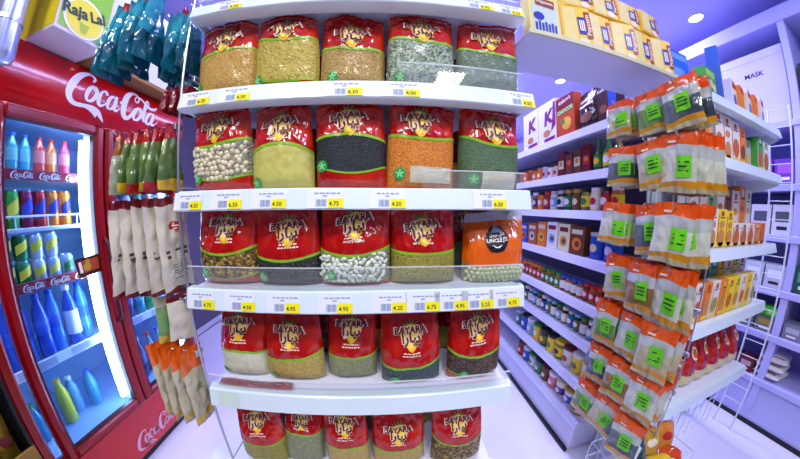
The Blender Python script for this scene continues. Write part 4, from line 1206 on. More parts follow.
# ================================================================== long aisle unit on the right, facing -x
RX = 1.02
RZ = [1.835, 1.603, 1.402, 1.155, 0.918, 0.720, 0.477, 0.250]
ru = thing('aisle_shelving', 'long white shelving run receding along the right aisle, full of jars and boxes', 'shelving unit', (0, 0, 0))
M_rshelf = pm('pale lavender enamel', (214, 214, 240), 0.32, coat=0.25, var=0.03)
obj('back_panel', MB().box((1.43, 1.98, 1.1), (0.02, 2.36, 2.0)), pm('grey back board', (112, 110, 134), 0.6), ru)  # even grey, set darker than the shelves for the dark behind the jars
obj('base', MB().box((1.245, 1.98, 0.115), (0.40, 2.36, 0.21), 0.004), M_rshelf, ru)
obj('kick_strip', MB().box((1.034, 1.98, 0.012), (0.02, 2.36, 0.022)), M_black, ru)
obj('end_post', MB().box((1.405, 0.79, 1.06), (0.04, 0.03, 2.1), 0.004), M_rshelf, ru)
for z in RZ:
    s_ = obj('shelf', MB().box((1.23, 1.98, z - 0.012), (0.39, 2.36, 0.020), 0.002), M_rshelf, ru)
    rl = MB().add([(1.025, 0.78, z), (1.018, 0.78, z - 0.045), (1.045, 0.78, z - 0.045), (1.045, 0.78, z), (1.025, 3.16, z), (1.018, 3.16, z - 0.045), (1.045, 3.16, z - 0.045), (1.045, 3.16, z)], [(0, 1, 5, 4), (1, 2, 6, 5), (2, 3, 7, 6), (3, 0, 4, 7), (0, 3, 2, 1), (4, 5, 6, 7)])
    obj('price_rail', rl, M_rshelf, s_)
    if z < 0.8:
        obj('clear_lip', MB().box((1.022, 1.5, z + 0.018), (0.003, 1.42, 0.036)), M_clear, s_)
def R_(y, z, x=1.05):
    return (x, y, z)
RROT = -PI / 2   # local -y -> world -x ; local +x -> world -y (towards the camera end)
M_spw = pm('cereal white board', (228, 226, 236), 0.45, var=0.03)
M_purple = pm('purple print', (122, 26, 110), 0.4)
M_choc = pm('chocolate print', (66, 24, 26), 0.4, var=0.1)
M_korg = pm('crimson orange print', (190, 70, 24), 0.4, var=0.15)
def cereal_k(label, y):
    t = carton('cereal_box', label, 'box', R_(y, RZ[0], 1.045), RROT, 0.170, 0.27, 0.06, M_spw, 'cereal boxes on the top aisle shelf')
    decal(t, 'big_letter', text2d('K', 0.05, 0.25), 0.022, 0.165, M_purple, 0.001, 0.15, 0.105)
    decal(t, 'bowl_picture', disc2d(0.034, 16, 1, 0.7), 0.0, 0.062, pm('toasted flake print', (190, 120, 70), 0.5, var=0.3, vscale=60), 0.001)
    decal(t, 'purple_band', rect2d(0.10, 0.022), 0.025, 0.020, M_purple, 0.0014, 0.06)
    decal(t, 'side_swoosh', ([(0.04, 0.06), (0.083, 0.10), (0.083, 0.25), (0.065, 0.25), (0.055, 0.15)], [(0, 1, 2, 3, 4)]), 0, 0, M_purple, 0.0006) if 'second' in label else None
    return t
cereal_k('white cereal box with a purple letter K, far one on the top aisle shelf', 1.475)
cereal_k('white cereal box with purple K and swoosh, second on the top aisle shelf', 1.300)
t = carton('cereal_box', 'orange and brown cereal box with a white script name and green lettering', 'box', R_(1.135, RZ[0], 1.045), RROT, 0.145, 0.245, 0.06, M_korg, 'cereal boxes on the top aisle shelf')
decal(t, 'top_panel', rect2d(0.145, 0.07), 0, 0.208, pm('deep maroon print', (120, 20, 30), 0.4)); decal(t, 'brand_lettering', text2d("Kellogg's", 0.03, 0.3), 0.0, 0.212, M_wprint, 0.002, 0.12, 0.10)
decal(t, 'name_lettering', text2d('CHOCOS', 0.07), 0, 0.155, M_leafhi, 0.002, 0.10, 0.125); decal(t, 'splash_picture', disc2d(0.038, 16), 0.01, 0.075, pm('golden splash print', (232, 170, 50), 0.45, var=0.3, vscale=30), 0.001)
decal(t, 'leaf_spot', disc2d(0.018, 12), -0.02, 0.09, M_sun, 0.002)
t = thing('cereal_pouch', 'dark chocolate cereal pouch with white script name', 'pouch', R_(0.985, RZ[0], 1.075), (0, 0, RROT), 'cereal boxes on the top aisle shelf')
S = bag_surface(0.14, 0.215, 0.06, 0.11, 301, 0.04, 0.01, 0.5)
obj('film', MB().grid(lambda a, b: S((a - .5) * .14, .215 * b), 12, 12).grid(lambda a, b: S((a - .5) * .14, .215 * b, 0, 1), 12, 10, True), film_mat('chocolate film', (44, 16, 20), (70, 30, 30)), t, 180)
obj('brand_lettering', put(MB(), text2d("Kellogg's", 0.03, 0.3), S, 0.0, 0.165, 0.10, 0.12, 0.003), M_wprint, t)
obj('name_print', put(MB(), rect2d(0.09, 0.014, 6, 1), S, 0.0, 0.128, 1, 0.05, 0.003), M_wprint2, t)
obj('picture', put(MB(), disc2d(0.04, 14, 3, 0.7), S, 0.0, 0.06, 1, 0, 0.002), pm('cereal picture', (130, 80, 50), 0.5, var=0.5, vscale=60), t)
t = carton('cereal_box', 'chocolate and blue cereal box at the near end of the top aisle shelf', 'box', R_(0.858, RZ[0], 1.05), RROT, 0.11, 0.19, 0.06, M_choc, 'cereal boxes on the top aisle shelf')
decal(t, 'blue_panel', rect2d(0.045, 0.19), 0.032, 0.095, pm('cobalt print', (30, 80, 200), 0.4)); decal(t, 'brand_lettering', text2d("Kellogg's", 0.03, 0.3), -0.012, 0.16, M_wprint, 0.002, 0.08, 0.08)
decal(t, 'picture', disc2d(0.022, 14), -0.02, 0.065, pm('cereal picture', (130, 80, 50), 0.5), 0.0012)

# ---- jars, tubs and small packs
def jar_thing(name, label, pos, r_, h_, body, lid, lab, group, style='jar', rot=RROT):
    t = thing(name, label, {'jar': 'jar', 'tub': 'tub', 'sauce': 'bottle'}[style], pos, (0, 0, rot), group)
    k = (style, round(r_, 4), round(h_, 4))
    if k not in _mesh:
        if style == 'jar':
            pb = [(r_ * .85, 0), (r_, 0.006), (r_, h_ * .72), (r_ * .82, h_ * .82), (r_ * .80, h_ * .84)]
            pl = [(r_ * .86, h_ * .83), (r_ * .88, h_ * .845), (r_ * .88, h_ * .985), (r_ * .82, h_)]
        elif style == 'tub':
            pb = [(r_ * .9, 0), (r_, h_ * .06), (r_, h_ * .86)]
            pl = [(r_ * 1.04, h_ * .86), (r_ * 1.04, h_ * .98), (r_ * .96, h_)]
        else:
            pb = [(r_ * .85, 0), (r_, 0.006), (r_, h_ * .55), (r_ * .42, h_ * .75), (r_ * .38, h_ * .88)]
            pl = [(r_ * .46, h_ * .86), (r_ * .46, h_ * .99), (r_ * .40, h_)]
        _mesh[k] = MB().lathe(pb, 14).mesh('body', 50)
        _mesh[k + ('lid',)] = MB().lathe(pl, 14).mesh('lid', 40)
        z0, z1 = (0.16, 0.66) if style != 'sauce' else (0.12, 0.5)
        _mesh[k + ('lab',)] = MB().lathe([(r_ * 1.012, h_ * z0), (r_ * 1.012, h_ * z1)], 14, cap=False).mesh('wrap', 50)
        _mesh[k + ('spot',)] = put(MB(), disc2d(min(r_ * .7, h_ * .16), 12, 2), on_cyl(r_), 0, h_ * (z0 + z1) / 2, 1, 0, 0.0016).mesh('spot')
    slot('body', _mesh[k], body, t)
    slot('lid', _mesh[k + ('lid',)], lid, t)
    w_ = slot('wrap_label', _mesh[k + ('lab',)], lab[0], t)
    slot('label_spot', _mesh[k + ('spot',)], lab[1], w_)
    return t
CN = {'red': (196, 30, 26), 'white': (230, 228, 230), 'green': (40, 130, 50), 'dark green': (20, 70, 36), 'yellow': (236, 200, 30), 'orange': (232, 120, 24), 'brown': (104, 56, 26), 'black': (22, 20, 22), 'blue': (30, 80, 190), 'pale blue': (130, 170, 220), 'cream': (226, 214, 176), 'gold': (200, 150, 50), 'maroon': (110, 20, 24), 'amber': (170, 96, 20), 'purple': (110, 40, 140), 'teal': (20, 120, 120), 'silver': (180, 186, 196), 'olive': (110, 110, 40), 'pink': (220, 120, 140)}
def cm(n, r_=0.4):
    return pm('goods ' + n, CN[n], r_, coat=0.2)
shelfname = ['top', 'second', 'third', 'fourth', 'fifth', 'sixth', 'seventh', 'bottom']
def fill(zi, y0, items, style, r_, h_, gap=0.004, xoff=0.0, back=0):
    """items: (body, lid, label, spot) colour names, from the near end away"""
    y = y0 + r_
    seen = {}
    for i, (b, l, la, sp) in enumerate(items):
        word = {'jar': 'jar', 'tub': 'tub', 'sauce': 'bottle'}[style]
        key = (la, l)
        seen[key] = seen.get(key, 0) + 1
        jar_thing({'jar': 'food_jar', 'tub': 'food_tub', 'sauce': 'sauce_bottle'}[style], f'{la} {word} with {l} lid, {ORD[i]} from the near end, {shelfname[zi]} aisle shelf', (RX + 0.035 + r_ + xoff, y, RZ[zi] + 0.0005), r_, h_, cm(b, 0.2), cm(l), (cm(la), cm(sp)), f'{word}s on the {shelfname[zi]} aisle shelf', style)
        y += 2 * r_ + gap
# second shelf (between 1.60 and 1.80)
fill(1, 0.80, [('olive', 'red', 'yellow', 'green'), ('green', 'green', 'yellow', 'white'), ('dark green', 'green', 'green', 'yellow')], 'sauce', 0.026, 0.165)
for i, (c, n) in enumerate((('maroon', 'dark maroon'), ('brown', 'brown'), ('brown', 'coffee brown'), ('maroon', 'red brown'))):
    t = carton('coffee_pack', f'{n} pack on the second aisle shelf, {ORD[i]} beyond the yellow bottles', 'pack', R_(1.005 + 0.062 * i, RZ[1], 1.06), RROT, 0.056, 0.15 - 0.012 * (i % 3), 0.04, cm(c), 'brown packs on the second aisle shelf')
    decal(t, 'label_panel', rect2d(0.042, 0.05), 0, 0.07, cm('cream' if i % 2 else 'red')); decal(t, 'label_spot', disc2d(0.014, 12), 0, 0.075, cm('gold'), 0.0016)
y = 1.252
for i, (b, l) in enumerate((('cream', 'red'), ('white', 'dark green'), ('silver', 'white'), ('orange', 'gold'), ('orange', 'maroon'), ('amber', 'orange'), ('orange', 'red'), ('amber', 'gold'))):
    jar_thing('food_tub', f'{b} tub with {l} lid, {ORD[i]} beyond the brown packs on the second aisle shelf', (RX + 0.065, y, RZ[1] + 0.0005), 0.024, 0.085, cm(b), cm(l), (cm(b), cm('red' if b != 'orange' else 'white')), 'short tubs on the second aisle shelf', 'tub')
    y += 0.053
# third shelf jars (eye level)
fill(2, 0.80, [('amber', 'white', 'yellow', 'red'), ('maroon', 'black', 'red', 'white'), ('cream', 'white', 'white', 'red'), ('olive', 'black', 'yellow', 'green'), ('brown', 'gold', 'brown', 'cream'), ('dark green', 'gold', 'green', 'white'), ('black', 'silver', 'white', 'black'), ('cream', 'silver', 'pale blue', 'white'), ('maroon', 'red', 'red', 'cream'), ('orange', 'black', 'orange', 'white'), ('amber', 'white', 'maroon', 'white'), ('silver', 'blue', 'white', 'blue'), ('blue', 'white', 'pale blue', 'white')], 'jar', 0.029, 0.118)
# fourth shelf: boxes and blue tubs
fill(3, 0.80, [('blue', 'white', 'blue', 'white'), ('blue', 'silver', 'blue', 'cream')], 'tub', 0.042, 0.135)
for i, (w_, h_, c, c2, n) in enumerate(((0.11, 0.16, 'brown', 'orange', 'brown box with orange picture'), (0.095, 0.165, 'cream', 'gold', 'cream box with golden picture'), (0.095, 0.17, 'white', 'pale blue', 'white box with pale blue picture'), (0.09, 0.165, 'orange', 'yellow', 'orange box with yellow picture'), (0.10, 0.15, 'amber', 'cream', 'amber box with cream picture'), (0.09, 0.14, 'blue', 'orange', 'blue box with orange picture'))):
    t = carton('grocery_box', f'{n} on the fourth aisle shelf', 'box', R_(1.035 + 0.101 * i, RZ[3], 1.05), RROT, w_ * .95, h_, 0.06, cm(c), 'boxes on the fourth aisle shelf')
    decal(t, 'picture', disc2d(w_ * .3, 14, 1, 1.1), 0, h_ * .38, cm(c2)); decal(t, 'title_band', rect2d(w_ * .7, h_ * .16), 0, h_ * .8, cm('maroon' if c in ('cream', 'white') else 'cream'))
    decal(t, 'picture_core', disc2d(w_ * .16, 10), 0.004, h_ * .38, cm('brown'), 0.0016)
# fifth: small spice jars in colour runs
cols = [('red', 'red')] * 4 + [('blue', 'white')] * 4 + [('green', 'green')] * 4 + [('orange', 'red')] * 5
fill(4, 0.80, [('brown' if i % 2 else 'amber', l, la, 'white') for i, (l, la) in enumerate(cols)], 'jar', 0.0205, 0.095, 0.003)
# sixth: dark jars with pale lids
fill(5, 0.86, [(['black', 'brown', 'dark green', 'teal'][i % 4], ['white', 'silver', 'pale blue', 'green'][(i * 3) % 4], ['pale blue', 'white', 'olive', 'blue', 'cream'][i % 5], 'white') for i in range(14)], 'jar', 0.023, 0.105, 0.003)
# seventh: yellow and white tubs
fill(6, 0.82, [('white', 'red', 'white', 'yellow'), ('yellow', 'white', 'yellow', 'olive'), ('white', 'maroon', 'white', 'red'), ('olive', 'yellow', 'yellow', 'black'), ('yellow', 'black', 'yellow', 'green'), ('black', 'black', 'olive', 'yellow'), ('yellow', 'green', 'yellow', 'white'), ('silver', 'white', 'pale blue', 'white'), ('blue', 'black', 'blue', 'white'), ('teal', 'silver', 'teal', 'white')], 'tub', 0.036, 0.12, 0.004)
# bottom
fill(7, 0.82, [('gold', 'white', 'cream', 'brown'), ('white', 'gold', 'blue', 'white'), ('white', 'cream', 'purple', 'white'), ('pink', 'white', 'pink', 'white'), ('brown', 'maroon', 'brown', 'cream'), ('teal', 'black', 'green', 'white'), ('silver', 'green', 'white', 'green'), ('blue', 'white', 'blue', 'white'), ('maroon', 'brown', 'red', 'white')], 'tub', 0.036, 0.105, 0.004)

# ================================================================== end display facing the camera: shelves of boxes
EX0, EX1, EY = 1.235, 2.12, 0.50
EZ = [1.890, 1.640, 1.264, 0.932, 0.520]
eu = thing('end_shelving', 'white end shelving of boxed mixes at the right, facing the camera', 'shelving unit', (0, 0, 0))
for x in (EX0 + 0.02, EX1 - 0.02):
    obj('upright', MB().box((x, 0.755, 1.0), (0.035, 0.03, 2.0), 0.003), M_shelf, eu)
obj('back_panel', MB().box(((EX0 + EX1) / 2, 0.765, 1.20), (EX1 - EX0, 0.010, 1.45)), M_tray, eu)
for z in EZ:
    s_ = obj('shelf', MB().box(((EX0 + EX1) / 2, 0.645, z - 0.014), (EX1 - EX0, 0.23, 0.02), 0.002), M_tray, eu)
    mb = MB().add([(EX0, EY + 0.012, z), (EX0, EY, z - 0.048), (EX0, EY + 0.04, z - 0.048), (EX0, EY + 0.04, z), (EX1, EY + 0.012, z), (EX1, EY, z - 0.048), (EX1, EY + 0.04, z - 0.048), (EX1, EY + 0.04, z)], [(0, 1, 5, 4), (1, 2, 6, 5), (2, 3, 7, 6), (3, 0, 4, 7), (0, 3, 2, 1), (4, 5, 6, 7)])
    obj('price_rail', mb, M_shelf, s_)
    for x in (EX0 - 0.003, EX1 + 0.003):
        b_ = MB().prism([(0.0, 0.012), (0.0, -0.045), (0.08, -0.075), (0.24, -0.095), (0.24, 0.012)], -0.003, 0.003)
        b_.mapped(lambda v, x=x, z=z: (x + v.y, EY + 0.02 + v.x, z - 0.012 + v.z))
        obj('bracket', b_, M_shelf, s_)
# wire ladder panel at its right end
wl = thing('ladder_rack', 'white wire ladder rack at the right end of the boxed mixes', 'rack', (0, 0, 0))
for y in (0.485, 0.60):
    obj('post', MB().tube([(2.25, y, 0.0), (2.25, y, 2.06)], 0.005), M_whwire, wl)
for k in range(19):
    z = 0.10 + 0.108 * k
    obj('rung', MB().tube([(2.25, 0.485, z), (2.25, 0.60, z)], 0.003), M_whwire, wl)
wg = thing('wire_grid', 'white wire grid standing below the lowest shelf of boxed mixes', 'wire panel', (0, 0, 0))
for k in range(10):
    obj('upright_wire', MB().tube([(1.36 + 0.09 * k, 0.62, 0.0), (1.36 + 0.09 * k, 0.62, 0.42)], 0.0028), M_whwire, wg)
for k in range(5):
    obj('cross_wire', MB().tube([(1.34, 0.62, 0.03 + 0.09 * k), (2.2, 0.62, 0.03 + 0.09 * k)], 0.0028), M_whwire, wg)
en = ['top', 'second', 'third', 'fourth', 'lowest']
PCOL = {'white': (232, 228, 220), 'yellow': (246, 214, 30), 'orange': (240, 132, 36), 'green': (70, 160, 70), 'red': (196, 40, 28), 'teal': (60, 170, 150), 'blue': (30, 90, 200), 'brown': (110, 50, 24), 'grey': (190, 190, 190)}
def mix_box(zi, i, x, w_, h_, c, top, pic, ybase=0.545, d_=0.05, rotz=0.0, note='', n_pic=2, tilt=0.0):
    t = carton('mix_box', f'{c} box with {top} title, {note or ORD[i] + " from the left"} on the {en[zi]} end shelf', 'box', (x, ybase, EZ[zi] + 0.0005), rotz, w_, h_, d_, pm('mix ' + c, PCOL[c], 0.45), f'boxes on the {en[zi]} end shelf', tilt)
    decal(t, 'title_square', rect2d(w_ * .34, h_ * .12), 0, h_ * .88, pm('mix ' + top, PCOL[top], 0.4))
    for k in range(n_pic):
        zz = h_ * (0.60 - 0.36 * k) if n_pic > 1 else h_ * .36
        o = decal(t, 'food_picture', disc2d(w_ * (.30 if n_pic == 2 and k == 0 else .38), 16, 1, 0.62 if k == 0 and n_pic == 2 else 1.25), 0, zz, pm('food ' + pic, {'curry': (200, 104, 40), 'fried': (206, 140, 60), 'sweet': (226, 180, 120), 'dark': (120, 74, 40), 'salad': (150, 160, 60)}[pic], 0.5, var=0.45, vscale=90), 0.001)
    decal(t, 'title_line', rect2d(w_ * .6, h_ * .025), 0, h_ * .78, M_ink, 0.0012)
    decal(t, 'side_stripe', rect2d(w_ * .07, h_ * .7), -w_ * .44, h_ * .5, pm('mix ' + top, PCOL[top], 0.4), 0.0008)
    decal(t, 'price_flash', rect2d(w_ * .8, h_ * .10), 0, h_ * .08, pm('mix yellow', PCOL['yellow'], 0.45), 0.001)
    return t
# top: green tins, green box, tall blue box, small orange boxes
for i in range(3):
    jar_thing('green_tin', f'green tin, {ORD[i]} from the left on the top end shelf', (1.27 + 0.06 * i, 0.64, EZ[0] + 0.0005), 0.028, 0.10, pm('tin green', (50, 150, 50), 0.3), pm('tin lid green', (90, 185, 80), 0.4), (pm('tin green dark', (30, 120, 40), 0.4), pm('tin spot', (170, 220, 120), 0.4)), 'green tins', 'tub', 0)
t = carton('grocery_box', 'green snack box with pale round pictures on the top end shelf', 'box', (1.345, 0.545, EZ[0] + 0.0005), 0.1, 0.12, 0.135, 0.05, pm('mix green', PCOL['green'], 0.45))
for k in range(3):
    decal(t, 'biscuit_picture', disc2d(0.02, 14), -0.03 + 0.032 * k, 0.055 + 0.012 * (k % 2), pm('biscuit print', (220, 214, 150), 0.5))
decal(t, 'title_band', rect2d(0.10, 0.03), 0, 0.11, pm('light green print', (150, 210, 90), 0.5))
t = carton('grocery_box', 'tall leaning blue and white box with orange badge on the top end shelf', 'box', (1.475, 0.55, EZ[0] + 0.0005), 0.35, 0.10, 0.27, 0.05, pm('mix blue', PCOL['blue'], 0.4))
decal(t, 'white_panel', rect2d(0.045, 0.26), -0.025, 0.135, M_spw); decal(t, 'orange_badge', disc2d(0.03, 14, 1, 0.8), 0.016, 0.21, M_popo, 0.0014); decal(t, 'bottle_picture', rect2d(0.03, 0.13), 0.02, 0.10, pm('mid blue print', (60, 120, 220), 0.4), 0.001)
for i in range(5):
    t = carton('grocery_box', f'orange and white box, {ORD[i]} right of the tall blue box on the top end shelf', 'box', (1.60 + 0.095 * i, 0.55, EZ[0] + 0.0005), 0.15, 0.084, 0.155 - 0.01 * (i % 2), 0.05, pm('mix orange' if i % 2 else 'mix white', PCOL['orange' if i % 2 else 'white'], 0.45), 'small boxes on the top end shelf')
    decal(t, 'picture', disc2d(0.028, 14), 0, 0.055, pm('mix blue' if i % 2 == 0 else 'food fried', PCOL['blue'] if i % 2 == 0 else (206, 140, 60), 0.4)); decal(t, 'title_band', rect2d(0.07, 0.03), 0, 0.125, pm('mix red', PCOL['red'], 0.45))
bb = carton('blue_carton', 'bright blue carton at the left of the top end shelf behind the green tins', 'box', (1.345, 0.677, EZ[0] + 0.0005), 0.0, 0.20, 0.29, 0.055, pm('bright blue print', (40, 110, 215), 0.45))
decal(bb, 'lid_panel', rect2d(0.18, 0.03), 0, 0.26, pm('pale blue board', (120, 170, 235), 0.5)); decal(bb, 'face_print', rect2d(0.12, 0.06), 0, 0.17, pm('pale blue board', (120, 170, 235), 0.5))
# second
mix_box(1, 0, 1.264, 0.05, 0.205, 'orange', 'red', 'curry', note='slim one at the left end', n_pic=1)
xs = 1.335
for i, (w_, h_, c, tp, pic, n_) in enumerate(((0.09, 0.205, 'white', 'red', 'curry', 1), (0.085, 0.20, 'white', 'red', 'fried', 2), (0.095, 0.192, 'white', 'red', 'curry', 1), (0.07, 0.175, 'orange', 'red', 'dark', 1), (0.09, 0.19, 'teal', 'green', 'salad', 1), (0.075, 0.15, 'grey', 'green', 'sweet', 1), (0.09, 0.175, 'green', 'white', 'curry', 1), (0.10, 0.165, 'white', 'green', 'curry', 1))):
    xs += w_ / 2
    mix_box(1, i + 1, xs, w_ * .97, h_, c, tp, pic, n_pic=n_, ybase=0.545 + (0.03 if c in ('teal', 'grey') else 0))
    xs += w_ / 2
# third: back row tall, front row short
xs = 1.285
for i, (w_, c, tp, pic) in enumerate(((0.09, 'white', 'red', 'curry'), (0.09, 'white', 'red', 'fried'), (0.085, 'green', 'white', 'dark'), (0.10, 'white', 'green', 'curry'), (0.09, 'brown', 'orange', 'dark'), (0.10, 'white', 'red', 'fried'), (0.09, 'orange', 'white', 'curry'), (0.09, 'white', 'green', 'sweet'))):
    xs += w_ / 2
    mix_box(2, i, xs, w_ * .97, 0.30 - 0.015 * (i % 3), c, tp, pic, ybase=0.625, note=f'{ORD[i]} in the back row')
    xs += w_ / 2
xs = 1.30
for i, (w_, h_, c, tp, pic, n_) in enumerate(((0.085, 0.165, 'white', 'red', 'fried', 2), (0.09, 0.165, 'yellow', 'red', 'fried', 2), (0.08, 0.16, 'yellow', 'red', 'fried', 2), (0.095, 0.105, 'white', 'red', 'curry', 1), (0.095, 0.105, 'white', 'red', 'curry', 1), (0.095, 0.105, 'white', 'orange', 'curry', 1), (0.09, 0.105, 'orange', 'white', 'fried', 1), (0.09, 0.11, 'orange', 'red', 'curry', 1))):
    xs += w_ / 2
    mix_box(2, i, xs, w_ * .97, h_, c, tp, pic, n_pic=n_, note=f'{ORD[i]} in the front row')
    xs += w_ / 2
# fourth
xs = 1.285
for i, (w_, c, tp, pic) in enumerate(((0.10, 'grey', 'white', 'sweet'), (0.085, 'yellow', 'orange', 'curry'), (0.09, 'brown', 'red', 'dark'), (0.10, 'teal', 'white', 'salad'), (0.09, 'yellow', 'red', 'fried'), (0.09, 'white', 'red', 'curry'), (0.09, 'yellow', 'green', 'salad'), (0.10, 'white', 'red', 'curry'))):
    xs += w_ / 2
    mix_box(3, i, xs, w_ * .97, 0.27 - 0.012 * (i % 3), c, tp, pic, ybase=0.625, note=f'{ORD[i]} in the back row')
    xs += w_ / 2
xs = 1.27
for i, (w_, c, tp, pic) in enumerate(((0.085, 'white', 'red', 'curry'), (0.08, 'orange', 'red', 'fried'), (0.085, 'white', 'red', 'salad'), (0.08, 'orange', 'yellow', 'fried'), (0.085, 'yellow', 'red', 'curry'), (0.08, 'yellow', 'green', 'fried'), (0.08, 'white', 'orange', 'curry'), (0.085, 'yellow', 'orange', 'fried'), (0.08, 'white', 'red', 'salad'))):
    xs += w_ / 2
    mix_box(3, i, xs, w_ * .95, 0.175, c, tp, pic, n_pic=1, rotz=0.05, note=f'{ORD[i]} in the front row')
    xs += w_ / 2
# lowest: red pouches with pale oval
for i in range(6):
    x = 1.40 + 0.133 * i
    t = thing('red_pouch', f'red pouch with pale oval, {ORD[i]} from the left on the lowest end shelf', 'pouch', (x, 0.60, EZ[4] + 0.0005), (0, 0.02 * math.sin(i), 0.0), 'red pouches on the lowest end shelf')
    S = bag_surface(0.125, 0.27, 0.06, 0.12, 401 + i, 0.1, 0.05)
    obj('film', MB().grid(lambda a, b: S((a - .5) * .125, .07 + .20 * b), 12, 10).grid(lambda a, b: S((a - .5) * .125, .27 * b, 0, 1), 12, 10, True), F_red, t, 180)
    obj('lower_film', MB().grid(lambda a, b: S((a - .5) * .125, .07 * b), 12, 5), film_mat('cream and yellow film', (214, 200, 150), (230, 190, 90)), t, 180)
    obj('oval_print', put(MB(), disc2d(0.024, 16, 3, 1.3), S, 0.01, 0.18, 1, 0, 0.003), M_wprint2, t)
    obj('oval_core', put(MB(), disc2d(0.015, 14, 2, 1.3), S, 0.01, 0.18, 1, 0, 0.0045), pm('food curry', (200, 104, 40), 0.5), t)

# ================================================================== packets on hooks at the end of the aisle run
rk = thing('hook_rack', 'wire back grid carrying the hooks of hanging spice packets', 'rack', (0, 0, 0))
for k in range(6):
    obj('upright_wire', MB().tube([(1.222, 0.50 + 0.052 * k, 0.12), (1.222, 0.50 + 0.052 * k, 1.92)], 0.003), M_steel, rk)
for k in range(9):
    obj('cross_wire', MB().tube([(1.216, 0.495, 0.2 + 0.2 * k), (1.216, 0.775, 0.2 + 0.2 * k)], 0.003), M_steel, rk)
for y in (0.772,):
    obj('side_post', MB().box((1.222, y, 0.96), (0.014, 0.012, 1.92), 0.002), M_shelf, rk)
M_spog = film_mat('bright orange film', (224, 78, 10), (240, 112, 30), 0.18, 1.0)
M_spcl = film_mat('spice film pale', (176, 170, 134), (214, 210, 180), 0.10, 1.0)
M_spdk = film_mat('spice film dark', (60, 72, 84), (130, 142, 140), 0.10, 1.0)
M_spbr = film_mat('spice film brown', (128, 92, 50), (170, 140, 90), 0.10, 1.0)
M_spgr = film_mat('spice film green', (92, 130, 60), (150, 180, 110), 0.10, 1.0)
M_spwh = film_mat('spice film white', (198, 202, 186), (228, 230, 218), 0.10, 1.0)
M_spclear = film_mat('clear empty film', (170, 176, 176), (220, 226, 226), 0.08, 1.0)
M_gband = film_mat('gold band film', (204, 138, 20), (226, 170, 50))
M_stkg = pm('bright green sticker', (110, 215, 30), 0.4)
M_hdr = pm('header print', (250, 225, 205), 0.4)
def spice_extra(sx, sz, sw, sh):
    def f(t, fn):
        obj('green_sticker', put(MB(), rect2d(sw, sh, 3, 3), fn, sx, sz, 1, 0.03, 0.0022), M_stkg, t)
        mb = MB()
        for k in range(3):
            put(mb, rect2d(sw * .7, sh * .07), fn, sx, sz + sh * (.2 - .2 * k), 1, 0.03, 0.0034)
        obj('sticker_print', mb, pm('dark green ink', (20, 56, 34), 0.5), t)
        obj('header_print', put(MB(), rect2d(0.024, 0.007), fn, -0.02, -0.028, 1, 0, 0.0022), M_hdr, t)
    return f
# rows: (z of hook, [(x, front y, number, film, width, height, yaw)])
YC = (0.668, 0.556, 0.455)   # columns, far to near
rows = [
    (1.822, [(4, M_spcl, 0.100, 0.135), (5, M_spgr, 0.104, 0.150), (5, M_spdk, 0.114, 0.160)], 'top'),
    (1.648, [(4, M_spdk, 0.098, 0.150), (5, M_spcl, 0.104, 0.165), (7, M_spwh, 0.116, 0.185)], 'second'),
    (1.430, [(4, M_spwh, 0.100, 0.160), (6, M_spdk, 0.104, 0.175), (6, M_spwh, 0.116, 0.190)], 'third'),
    (1.228, [(4, M_spcl, 0.100, 0.165), (6, M_spbr, 0.106, 0.180), (3, M_spwh, 0.114, 0.200)], 'fourth'),
    (1.035, [(4, M_spgr, 0.102, 0.170), (4, M_spwh, 0.108, 0.180), (5, M_spcl, 0.116, 0.190)], 'fifth'),
    (0.845, [(4, M_spdk, 0.102, 0.170), (4, M_spbr, 0.108, 0.175), (5, M_spwh, 0.116, 0.185)], 'sixth'),
    (0.655, [(4, M_spgr, 0.102, 0.175), (4, M_spcl, 0.108, 0.180), (3, M_spdk, 0.116, 0.19)], 'seventh'),
]
cname = ['left', 'middle', 'right']
fname = {id(M_spcl): 'pale', id(M_spdk): 'dark', id(M_spbr): 'brown', id(M_spgr): 'green', id(M_spwh): 'white'}
rr = random.Random(11)
for ri, (z, cl, rn) in enumerate(rows):
    for ci, (n_, mt, w_, h_) in enumerate(cl):
        y = YC[ci]; x0 = 0.878 + 0.012 * ((ri + ci) % 2); ya = -PI / 2 + 0.12 + 0.16 * rr.uniform(-1, 1)
        for k in range(n_):
            j = rr.uniform(-1, 1)
            hung_pouch('spice_packet', f'orange topped {fname[id(mt)]} spice packet, {"front" if k == 0 else ORD[k] + " back"} on the {rn} row {cname[ci]} hook', 'packet', (x0 + 0.0235 * k, y + 0.006 * j, z + 0.004 * j), (0.0, 0.12 * j + (0.06 if ri > 3 else 0.0), ya), w_, h_, 0.014, [(0.0, 0.22, 'header', M_spog), (0.22, 0.42, 'clear_film', M_spclear), (0.42, 0.82, 'film', mt), (0.82, 0.92, 'gold_band', M_gband), (0.92, 1.0, 'bottom_seal', M_spcl)], 'orange topped spice packets on hooks', 100 + ri * 30 + ci * 10 + k, spice_extra(0.014 + 0.010 * j, -h_ * (0.54 + 0.04 * j), 0.046, h_ * .36))
        hook(f'steel hook of the {rn} row, {cname[ci]} column, holding spice packets', (1.212, max(y, 0.50), z - 0.012), (x0 - 0.03, y, z - 0.012), 'rack hooks')
